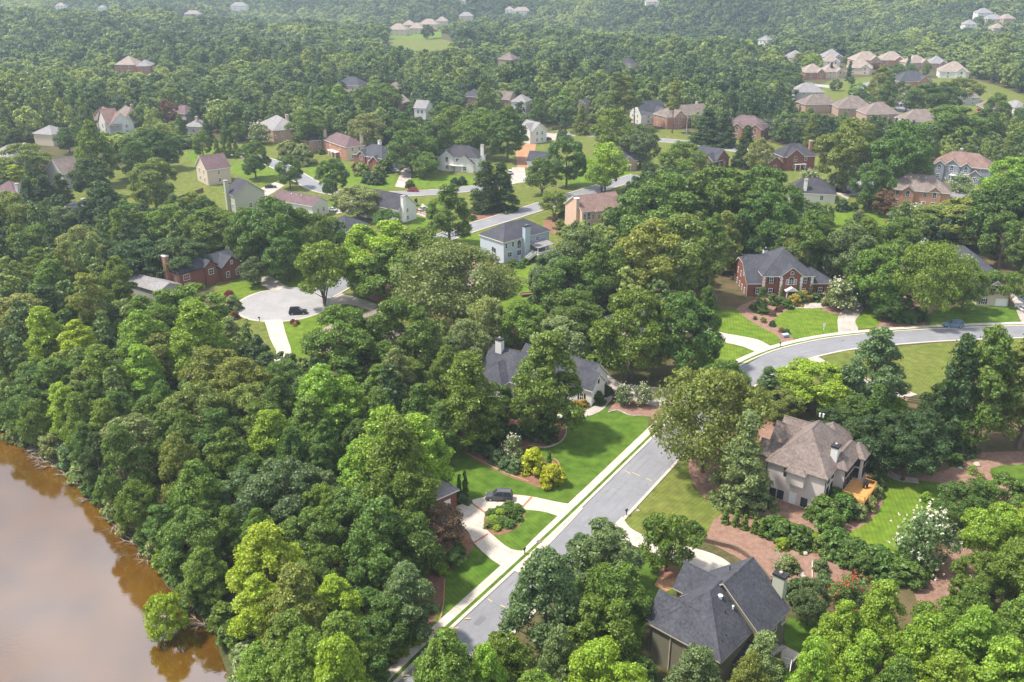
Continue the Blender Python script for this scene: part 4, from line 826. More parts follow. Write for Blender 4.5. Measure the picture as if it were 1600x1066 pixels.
G('beige house with brick front and tall beige chimney left of the slate roofed one', (506, 218), (541, 230), 6.4, C=(566, 225), pitch=.7, wm='w_cream', fw='w_brick2', rm='r_maroon', nf=2, chim=(.95, .9, 12, 'w_cream'), porch=True)
G('tan house with dark roof and broad tan chimney left of the beige one', (467, 212), (483, 220), 5.6, C=(512, 216), pitch=.7, wm='w_tan', rm='r_dark', nf=2, nr=1, chim=(1.1, .75, 10.5, 'w_cream'))
G('tan brick house with pale grey hip roof left of the row of houses', (407, 192), (427, 204), 6.2, C=(461, 195), pitch=.6, wm='w_tan', rm='r_lgrey', nf=2, nr=2, chim=(.2, .9, 10, 'w_pink'))
G('beige gabled house with brown roof above the fenced yard', (306, 258), (323, 266), 6.6, C=(361, 262), roof='gy', pitch=.75, wm='w_cream', rm='r_maroon', nf=2, nr=1, porch=False)
G('khaki gabled house with dark roof and white rear walls', (366, 306), (413, 298.5), 7.6, C=(351, 299), roof='gy', pitch=.7, wm='w_khaki', rm='r_dark', nf=1, nr=3, rows=1, trim='w_khaki', chim=(-.05, .6, 12.2, 'w_khaki'))
G('long cream house with dull maroon gable roof across the drive', (424, 311), (488, 322), 4.6, C=(511, 314), roof='gx', pitch=.55, wm='w_white', rm='r_maroon', rows=1, nf=2, vents=3)
G('white house with black steep roofs and a white side chimney', (553, 314), (622, 328), 5.4, C=(648, 319), roof='gx', pitch=.85, wm='w_white', rm='r_dark', nf=3, nr=1, chim=(1.04, .2, 10, 'white'))
G('small house with slate roof in front of the black roofed white house', (503, 354), (541, 362), 3.6, C=(559, 347), pitch=.6, wm='w_grey2', rm='r_grey', rows=1, nf=1, nr=1)
G('white house with reddish brown roof among trees at the far left', (141, 184), (171, 196), 6.0, C=(195, 187), roof='gx', pitch=.9, wm='w_white', rm='r_pink', gables=((.5, 1.0, 1.0),), nf=2, nr=2, chim=(.15, .5, 11, 'w_white'))
G('grey brown gabled house behind the white one at the far left', (177, 180), (194, 189), 6.2, C=(213, 178), pitch=.9, wm='w_grey2', rm='r_taupe', nf=1, chim=(.0, .9, 11, 'w_tan'))
G('beige house with brick right side and grey roof at the far left', (52, 208), (81, 210), 6.0, C=(105, 204), pitch=.55, wm='w_cream', rm='r_lgrey', nf=0, nr=3, shut=False)
G('pale gabled house with grey brown roof left of the dark conifers', (72, 266), (98, 272), 6.4, C=(121, 262), roof='gy', pitch=.8, wm='w_grey2', rm='r_taupe', nf=1, nr=1)
G('low house with grey roof cut by the left edge, the upper one', (-22, 244), (14, 247), 4, C=(32, 231), pitch=.6, wm='w_white', rm='r_lgrey', nf=1, rows=1, chim=(.8, .7, 8, 'white'))
G('house with grey brown roof and white chimney at the left edge, the lower one', (-22, 303), (25, 305), 5, C=(48, 293), pitch=.6, wm='w_white', rm='r_maroon', nf=2, rows=1, chim=(.95, .2, 8.6, 'white'))
G('small blue grey house with pointed turret roof at the left', (95, 328), (119, 335), 5.6, C=(132, 326), pitch=.8, wm='w_grey', rm='r_grey', gables=((.3, .9, .8),), nf=1, chim=(.9, .6, 10, 'w_blue'))
G('house with brown roof among the trees behind the purple leaved tree', (264, 175), (290, 178), 6, D=10, pitch=.7, wm='w_grey2', rm='r_maroon', nf=2)
G('house with pale grey roof and chimney among trees left of the white blossom tree', (289, 197), (314, 198), 4.5, D=10, pitch=.6, wm='w_grey2', rm='r_lgrey', nf=1, rows=1, chim=(.6, .3, 9, 'w_cream'))
G('white gabled house with white posts half hidden behind the big round tree', (812, 200), (832, 205), 6.5, D=9, roof='gx', pitch=.8, wm='w_white', rm='r_lgrey', gables=((.3, .95, 1.0),), nf=2)
# peeks in the wood
for lab, cx, cy, wp, rm, wm, rf, dd in [
    ('slate roof with white chimney showing above the wood, left of centre', 543, 132, 36, 'r_grey', 'w_cream', 'hip', 12), ('brown roofed brick house in the wood beside the power poles', 612, 140, 26, 'r_brown', 'w_brick2', 'hip', 11),
    ('brick house with tan gable just below the brown roofed one', 617, 160, 20, 'r_tan', 'w_brick2', 'gy', 10), ('small grey roofed white house low in the wood', 656, 168, 18, 'r_lgrey', 'w_white', 'gx', 9),
    ('brick gabled house with slate roof in the middle of the wood', 736, 150, 24, 'r_grey', 'w_brick2', 'hip', 10), ('brown roofed house right of the brick gabled one in the wood', 782, 154, 27, 'r_brown', 'w_tan', 'gx', 10),
    ('pale grey roof edge above the dark pines', 810, 158, 22, 'r_lgrey', 'w_white', 'hip', 10), ('grey roof peeking out above the dark conifers near the poles', 908, 161, 12, 'r_grey', 'w_cream', 'gy', 9),
    ('dark roofed house deep in the wood right of centre', 976, 99, 20, 'r_dark', 'w_cream', 'hip', 12), ('brown roof at the right end of the far meadow wood', 789, 92, 22, 'r_brown', 'w_tan', 'hip', 12),
    ('small grey roof on the far right wood edge', 1192, 62, 14, 'r_lgrey', 'w_white', 'hip', 12)]:
    A = (cx - wp / 2, cy); B = (cx + wp / 2, cy + wp * .06); hz = 9.0
    hh = gen(lab, A, B, hz, D=dd, roof=rf, pitch=.75, wm=wm, rm=rm, nf=2, nr=1, name='house')
# right-hand estate and other far rows (each its own house)
def small(lab, cx, cy, wp, yaw, D, rm, wm, hz=5.2, roof='hip', gab=True, n=2, zb=0, cat='house', grp=None, W=None, ch=False):
    p = at(cx, cy, hz + zb); dpt = proj(p[0], p[1], hz)[2]; Wm = W or wp * dpt / FPX * 1.12; D = D * 1.15; a = R(yaw)
    A = (p[0] - math.cos(a) * Wm / 2, p[1] - math.sin(a) * Wm / 2); B = (p[0] + math.cos(a) * Wm / 2, p[1] + math.sin(a) * Wm / 2)
    pa = proj(A[0], A[1], hz + zb); pb = proj(B[0], B[1], hz + zb)
    return gen(lab, pa[:2], pb[:2], hz, D=D, roof=roof, pitch=.72, wm=wm, rm=rm, nf=n, nr=1, zb=zb, gables=(((.55, .9, 1.2),) if gab else ()), chim=((.2, .5, hz + 6) if ch else None))
EST = 'houses of the estate at the upper right'
for a in [
    ('grey roofed house at the left end of the estate, among trees', 1247, 90, 24, 5, 13, 'r_lgrey', 'w_white'), ('tan roofed orange brick house, front left of the estate', 1275, 113, 30, 8, 13, 'r_tan', 'w_brick2'),
    ('beige villa joined right of the orange brick house in the estate', 1305, 112, 30, 8, 12, 'r_tan', 'w_cream'), ('white gabled house behind the front row of the estate', 1300, 96, 22, -10, 12, 'r_tan', 'w_white'),
    ('grey green roofed house at the back of the estate', 1303, 89, 26, 0, 14, 'r_lgrey', 'w_grey2'), ('tan gabled house with bright red shrub in front', 1343, 106, 34, -20, 14, 'r_tan', 'w_cream'),
    ('large tan roofed house behind the reddish tree of the estate', 1358, 94, 38, 4, 15, 'r_tan', 'w_tan'), ('orange brick house with broad tan hip roof, back row centre', 1396, 94, 34, -6, 15, 'r_tan', 'w_brick2'),
    ('tan house right of the pointed cypress in the estate', 1438, 98, 30, 14, 13, 'r_tan', 'w_tan'), ('slate roofed house right of the tan ones in the estate', 1467, 99, 24, -6, 13, 'r_lgrey', 'w_tan'),
    ('large cream roofed house at the right end of the estate', 1492, 112, 38, -16, 16, 'r_tan', 'w_white'), ('long blue grey roofed brick house in the middle of the estate', 1432, 127, 48, 8, 14, 'r_grey', 'w_brick2')]:
    small(*a, ch=False)
for a in [
    ('white trimmed grey house at the left front of the estate', 1266, 144, 40, 0, 12, 'r_lgrey', 'w_grey2'), ('brown roofed house below the white trimmed grey one', 1285, 163, 48, 8, 12, 'r_brown', 'w_tan'),
    ('wide brown hip roofed house in the lower row of the estate', 1338, 169, 48, -3, 14, 'r_brown', 'w_tan'), ('taupe roofed house above the row of pointed cypresses', 1380, 178, 46, 3, 13, 'r_taupe', 'w_tan'),
    ('brown roofed house right of the pointed cypresses', 1442, 190, 52, -4, 13, 'r_taupe', 'w_grey2'), ('brick house with brown roof and chimney near the right edge', 1560, 170, 36, -10, 14, 'r_brown', 'w_brick2'),
    ('grey roofed house left of the brick one near the right edge', 1515, 152, 28, -8, 12, 'r_taupe', 'w_grey2'), ('grey roof at the right edge above the woods', 1597, 168, 18, 0, 12, 'r_lgrey', 'w_white')]:
    small(*a, gab=False)
for a in [('tan hip roofed brick house at the left end of the far meadow row', 620, 46, 26, -8, 14, 'r_tan', 'w_cream'), ('tan house behind the left end of the meadow row', 638, 39, 18, -5, 12, 'r_tan', 'w_cream'),
          ('tan brick house second from left of the meadow row', 650, 44, 20, -6, 13, 'r_tan', 'w_cream'), ('large tan house in the middle of the meadow row', 668, 38, 26, -10, 14, 'r_tan', 'w_cream'), ('tan roofed house at the right end of the meadow row', 690, 33, 17, 0, 12, 'r_tan', 'w_cream')]:
    small(*a, hz=7.5, gab=False, n=3)
for a in [('pale roofed brick house in the wood at the upper left', 195, 101, 28, -6, 13, 'r_tan', 'w_brick2'), ('smaller pale roofed house right of the brick one, upper left', 223, 103, 18, 5, 12, 'r_lgrey', 'w_brick2'),
          ('tiny white house on the far ridge, upper left', 158, 12, 9, 0, 10, 'r_lgrey', 'w_white'), ('tiny pale house right of it on the far ridge', 93, 9, 12, 0, 10, 'r_tan', 'w_white'), ('pale roofs in the hazy wood above the left clearing', 300, 22, 22, 5, 12, 'r_tan', 'w_pink'),
          ('white roofs at the top edge left of centre', 372, 9, 22, 0, 12, 'r_lgrey', 'w_white'), ('pale house on the hilltop at the top edge, centre', 722, 2, 10, 0, 10, 'r_lgrey', 'w_white'), ('row of pale roofs on the far ridge at centre right', 815, 17, 24, 0, 12, 'r_tan', 'w_white'),
          ('large pale building at the top edge right of centre', 1020, 3, 18, 0, 14, 'r_tan', 'w_white'), ('distant pale house right of the far meadow', 728, 25, 20, 0, 12, 'r_lgrey', 'w_cream'), ('pale roofed house left of the ridge row at centre right', 796, 15, 12, 0, 10, 'r_tan', 'w_white'),
          ('grey roofed house left of the far right row', 1318 + 200, 38, 16, 0, 12, 'r_lgrey', 'w_white'), ('grey roofed house at the upper left of the far right row', 1540, 20, 20, 0, 12, 'r_lgrey', 'w_white'), ('grey roofed house in the middle of the far right row', 1555, 30, 24, -8, 12, 'r_lgrey', 'w_cream'),
          ('tan roofed house at the right of the far right row', 1578, 29, 18, 10, 12, 'r_tan', 'w_tan'), ('tan roofed house below the far right row', 1562, 44, 16, 0, 12, 'r_tan', 'w_cream')]:
    cx, cy = a[1], a[2]; u_ = at(cx, cy, 0); L0 = math.hypot(*u_); q = 500.0
    while q < 3300:          # march along the line of sight until it is 15 m above the ground
        x0, y0 = u_[0] * q / L0, u_[1] * q / L0; zr_ = CAMH * (1 - q / L0)
        if zr_ - H(x0, y0) < 15: break
        q += 15
    small(*a, hz=6, gab=False, zb=zr_ - 6)
# ------------------------------------------------------------------ trees
def unit(v): return v / np.maximum(np.linalg.norm(v, axis=1, keepdims=True), 1e-9)
def cards(c, nrm, size, rng, asp=.62, bend=True):
    n = len(c); a = unit(np.cross(nrm, rng.normal(size=(n, 3)))); b = np.cross(nrm, a)
    s = (size * rng.uniform(.5, 1.5, n))[:, None] if np.ndim(size) == 0 else (size * rng.uniform(.65, 1.35, n))[:, None]
    lift = nrm * s * .28
    V = np.stack([c - a * s, c - b * s * asp + lift, c + a * s, c + b * s * asp + lift], 1).reshape(-1, 3)
    return V
def crown_mesh(name, kind, seed, nc, per, leaf, mats, H0, D0, r0=.25, jit=.75, nlo=None):
    """leaf-sized faces gathered in clumps through the volume of the crown"""
    rng = np.random.default_rng(seed); C = []; RC = []
    Rm = D0 / 2; zb = H0 * r0
    lob = rng.uniform(0, 6.28, 4); LB = []
    if kind in ('round', 'tall'):
        nl = nlo or (13 if kind == 'round' else 15)
        for i in range(nl):
            t = (i + .5) / nl; th = i * 2.4 + rng.uniform(-.5, .5)
            prof = math.sin(math.pi * min(.98, .14 + .80 * t)) ** .6 if kind == 'round' else (math.sin(math.pi * min(.97, .18 + .77 * t ** .85)) ** .7) * (1 - .30 * t)
            rl = Rm * rng.uniform(.34, .50) * (1.25 if nlo else 1) * (1 if t < .8 else .8); rr = max(0, Rm * prof * rng.uniform(.88, 1.12) - rl * .85)
            LB.append((rr * math.cos(th), rr * math.sin(th), zb + rl * .4 + (H0 - zb - rl * 1.15) * t, rl))
    for i in range(nc):
        t = rng.uniform(0, 1); th = rng.uniform(0, 6.283)
        if kind == 'round': prof = math.sin(math.pi * min(.98, .12 + .83 * t)) ** .62
        elif kind == 'tall': prof = (math.sin(math.pi * min(.97, .16 + .80 * t ** .85)) ** .75) * (1 - .35 * t)
        elif kind == 'cone': t = rng.uniform(0, 1) ** 1.5; prof = (1 - t) ** .75 * .95 + .05
        elif kind == 'pine': prof = (math.sin(math.pi * (.1 + .85 * t)) ** .7) * (1 - .25 * t)
        elif kind == 'flat': prof = math.sin(math.pi * min(.97, .25 + .72 * t)) ** .5
        elif kind == 'col': prof = math.sin(math.pi * min(.98, .18 + .8 * t ** .8)) ** .6
        elif kind == 'spire': prof = (1 - t) ** .75 * .8
        else: prof = math.sqrt(max(0, 1 - t * t)) if kind == 'dome' else 1
        wob = 1 + .16 * math.sin(2 * th + lob[0] + 3 * t) + .12 * math.sin(3 * th + lob[1] - 4 * t) + .07 * math.sin(5 * th + lob[2])
        f = rng.uniform(.0, 1) ** .42 * (.80 if kind == 'col' else .86 if kind != 'dome' else .9)
        rr = Rm * prof * wob * f
        rc = Rm * {'round': .25, 'tall': .27, 'cone': .2, 'pine': .22, 'flat': .2, 'dome': .25, 'col': .32, 'spire': .26}[kind] * rng.uniform(.65, 1.3)
        z = zb + (H0 - zb) * t * .97
        if kind == 'cone': z += rr * -.12
        if LB:
            L = LB[i % len(LB)]; v = rng.normal(size=3) + np.array([L[0], L[1], 0]) / Rm * 1.0 + np.array([0, 0, .55]); v /= np.linalg.norm(v); rc = L[3] * rng.uniform(.30, .50)
            C.append((L[0] + v[0] * L[3] * .78, L[1] + v[1] * L[3] * .78, L[2] + v[2] * L[3] * .72)); RC.append(rc); continue
        C.append((rr * math.cos(th), rr * math.sin(th), z)); RC.append(rc)
    C = np.array(C); RC = np.array(RC)
    n = nc * per; idx = np.repeat(np.arange(nc), per); c = C[idx]; rc = RC[idx][:, None]
    axis0 = np.array([0, 0, (zb + H0) * .45]); o = unit(c - axis0); 
    d = unit(rng.normal(size=(n, 3)) + o * .75 + np.array([0, 0, .45]))
    zs = .72 if kind not in ('pine', 'cone') else .42
    pos = c + d * rc * rng.uniform(.45, 1.2, (n, 1)) * np.array([1, 1, zs])
    if kind == 'cone': pos[:, 2] -= .35 * np.hypot(pos[:, 0] - c[:, 0], pos[:, 1] - c[:, 1]); 
    nrm = unit(d + np.array([0, 0, .25]) + rng.normal(size=(n, 3)) * jit)
    V = cards(pos, nrm, leaf, rng, .62 if kind not in ('pine', 'cone') else .34)
    V[:, 2] = np.maximum(V[:, 2], .05)
    F = np.arange(n * 4).reshape(-1, 4)
    return npmesh(name, V, F, mats), C, RC
def trunk_mesh(name, H0, C, rad, seed, kind, multi=1):
    rng = random.Random(seed); m = MB()
    top = H0 * {'round': .72, 'tall': .85, 'pine': .95, 'cone': .9, 'flat': .55}.get(kind, .7)
    stems = []
    for k in range(multi):
        a = 6.28 * k / multi + rng.uniform(-.3, .3); sp = (0 if multi == 1 else H0 * .16)
        pts = [(math.cos(a) * sp * (z_ ** 1.3) + rng.uniform(-.12, .12) * (z_ > 0), math.sin(a) * sp * (z_ ** 1.3) + rng.uniform(-.12, .12) * (z_ > 0), -.3 if z_ == 0 else top * z_) for z_ in (0, .05, .2, .4, .6, .8, 1)]
        rr = rad * (1 if multi == 1 else .62); m.tube(pts, [rr * 1.45, rr * 1.05, rr * .9, rr * .75, rr * .55, rr * .35, rr * .12], 7); stems.append(pts)
    sel = sorted(range(len(C)), key=lambda i: -np.hypot(C[i][0], C[i][1]))[:int(len(C) * .45):max(1, len(C) // 30)]
    for i in sel:
        c = C[i]; pts = stems[rng.randrange(len(stems))]
        zt = max(top * .18, min(top * .95, c[2] - np.hypot(c[0], c[1]) * .7)); f = min(max(zt / top, .05), .99); j = min(5, int(f * 6)); p = pts[j]
        q = (c[0] * .55 + p[0] * .45, c[1] * .55 + p[1] * .45, (c[2] + zt) / 2 + rng.uniform(-.2, .4)); m.tube([(p[0], p[1], zt), q, tuple(c)], [rad * .28, rad * .18, rad * .05], 5)
        if rng.random() < .16: e_ = (c[0] * 1.28, c[1] * 1.28, c[2] + rng.uniform(-.2, 1.2)); m.tube([tuple(c), e_], [rad * .09, rad * .03], 4); m.tube([((c[0] + e_[0]) / 2, (c[1] + e_[1]) / 2, (c[2] + e_[2]) / 2), (e_[0] + rng.uniform(-.9, .9), e_[1] + rng.uniform(-.9, .9), e_[2] + .5)], [rad * .06, rad * .02], 3)
    return m.mesh(name, M['bark'])
LM = [M['leaf']]
KIND = {}
def mk(key, kind, H0, D0, nvar, nc, per, leaf, rad, r0, multi=1, noun='', nm='', lo=4, hi=24, asp=1.4, cat='tree'):
    vs = []
    for v in range(nvar):
        cm, C, RC = crown_mesh('crown', kind, hash_(key) + v * 17, nc, per, leaf, LM, H0, D0, r0)
        tm = trunk_mesh('trunk', H0, C, rad, v + 3, kind, multi) if rad else None
        vs.append((cm, tm))
    KIND[key] = dict(v=vs, H0=H0, D0=D0, noun=noun, nm=nm, asp=asp, lo=lo, hi=hi, n=0, cat=cat)
def hash_(s): return sum(ord(c) * (i + 3) for i, c in enumerate(s))
mk('R', 'round', 15, 12, 6, 210, 140, .185, .34, .16, 1, 'round broadleaf tree', 'broadleaf_tree', asp=1.22, hi=20)
mk('T', 'tall', 18, 11.5, 6, 225, 140, .185, .34, .13, 1, 'tall broadleaf tree', 'broadleaf_tree', asp=1.45, hi=22)
mk('W', 'flat', 14, 18, 3, 150, 150, .21, .42, .34, 3, 'broad spreading tree', 'spreading_tree', asp=.8, hi=20)
mk('P', 'pine', 21, 9, 4, 60, 200, .24, .28, .42, 1, 'loose crowned pine tree', 'pine_tree', asp=2.3, lo=14, hi=26)
mk('C', 'cone', 13, 7.5, 4, 190, 90, .23, .28, .04, 1, 'conical evergreen tree', 'conifer_tree', asp=1.75, hi=20)
mk('V', 'flat', 9, 9.5, 4, 90, 110, .19, .24, .36, 4, 'open spreading tree', 'spreading_tree', asp=.98, lo=4, hi=15)
mk('M', 'col', 5.5, 5.5, 3, 60, 120, .13, .11, .22, 5, 'crape myrtle in white blossom', 'crape_myrtle', asp=1.0, lo=2, hi=8)
mk('A', 'spire', 3.4, 1.25, 2, 60, 90, .10, 0, .0, 1, 'narrow pointed evergreen', 'columnar_evergreen', asp=2.6, lo=1.5, hi=9)
mk('S', 'dome', 2.0, 2.6, 4, 60, 110, .115, 0, .0, 1, 'rounded shrub', 'shrub', asp=.72, lo=.5, hi=5, cat='shrub')
# blossoms ride on the crape myrtle crowns
BL = {}
for kk, mt in (('w', 'blossom_w'), ('x', 'blossom_r')):
    arr = []
    for v in range(3):
        _, C, RC = crown_mesh('tmp', 'col', hash_('M') + v * 17, 60, 120, .13, LM, 5.5, 5.5, .22); rng = np.random.default_rng(v + 9)
        k = rng.choice(len(C), 190, replace=True); idx = np.repeat(k, 7); o = unit(C[idx] - np.array([0, 0, 2.0])); cen = C[idx] + o * RC[idx][:, None] * 1.08 + np.repeat(rng.normal(size=(190, 3)) * .42, 7, axis=0)
        pos = cen + rng.normal(size=cen.shape) * .07; nr = unit(o + rng.normal(size=o.shape) * .6)
        arr.append(npmesh('blossom', cards(pos, nr, .075, rng, .8), np.arange(len(pos) * 4).reshape(-1, 4), [M[mt]]))
    BL[kk] = arr
COL = {'d': ((0.100, 0.171, 0.027), 'dark green'), 'k': ((0.062, 0.107, 0.025), 'very dark green'), 'm': ((0.134, 0.208, 0.025), 'mid green'), 'l': ((0.212, 0.330, 0.031), 'light green'),
       'y': ((0.257, 0.348, 0.023), 'yellow green'), 'o': ((0.190, 0.234, 0.043), 'olive green'), 'b': ((0.123, 0.182, 0.063), 'bluish green'), 'g': ((0.218, 0.259, 0.085), 'grey green'), 'q': ((0.149, 0.178, 0.048), 'brownish olive'),
       'r': ((0.190, 0.110, 0.055), 'reddish'), 'p': ((0.202, 0.043, 0.050), 'purple red'), 'G': ((.38, .43, .02), 'golden yellow'), 'w': ((0.154, 0.219, 0.075), 'green'), 'x': ((0.119, 0.195, 0.040), 'green'), 'h': ((0.403, 0.304, 0.050), 'rusty yellow')}
TREES = []   # (x, y, radius)
REC = []
trng = random.Random(11)
def add_tree(key, x, y, Hm, Dm, c, z=None):
    K = KIND[key]; i = trng.randrange(len(K['v'])); K['n'] += 1; z = H(x, y) if z is None else z
    base = COL[c][0]; f = trng.uniform(.86, 1.16); hue = trng.uniform(-.1, .1)
    colr = (base[0] * f * (1 + hue), base[1] * f, base[2] * f * (1 - hue), 1)
    sx = Dm * 1.07 / K['D0']; sz = Hm / K['H0']; rz = trng.uniform(0, 6.28)
    cm, tm = K['v'][i]
    if tm is None:
        o = meshobj(K['nm'], cm, None, (x, y, z), rz); o.scale = (sx, sx * trng.uniform(.93, 1.07), sz); o.color = colr; r = o
    else:
        r = empty(K['nm'], (x, y, z), rz); r.scale = (sx, sx * trng.uniform(.93, 1.07), sz)
        o = meshobj('crown', cm, r); o.color = colr; meshobj('trunk', tm, r)
        if c in BL and key == 'M': meshobj('blossom', BL[c][i], r)
    p = proj(x, y, z + Hm * .6); TREES.append((x, y, Dm / 2)); noun = K['noun']
    if key == 'M' and c == 'x': noun = 'crape myrtle in red blossom'
    if key == 'M': lab = noun
    else: lab = COL[c][1] + ' ' + noun
    REC.append((r, lab, p[0], p[1], K)); return r
def by_top(key, cx, ytop, wpx, c, base=None):
    K = KIND[key]
    if base is not None:
        x, y = at(cx, base); d = proj(x, y, 5)[2]; Dm = wpx * d / FPX
        # height from the pixel row of the top
        lo, hi = .3, 40
        for _ in range(30):
            mid = (lo + hi) / 2
            if proj(x, y, mid)[1] > ytop: lo = mid
            else: hi = mid
        # the crown bulges towards the camera, so its outline tops a little above the axis
        Hm = max(K['lo'] * .5, lo)
    else:
        Hm = 14.0
        for _ in range(6):
            x, y = at(cx, ytop, Hm); d = proj(x, y, Hm)[2]; Dm = wpx * d / FPX; Hm = min(max(Dm * K['asp'], K['lo']), K['hi'])
    if key == 'R' and Hm > 1.55 * Dm: key = 'T'
    return add_tree(key, x, y, Hm, Dm, c)
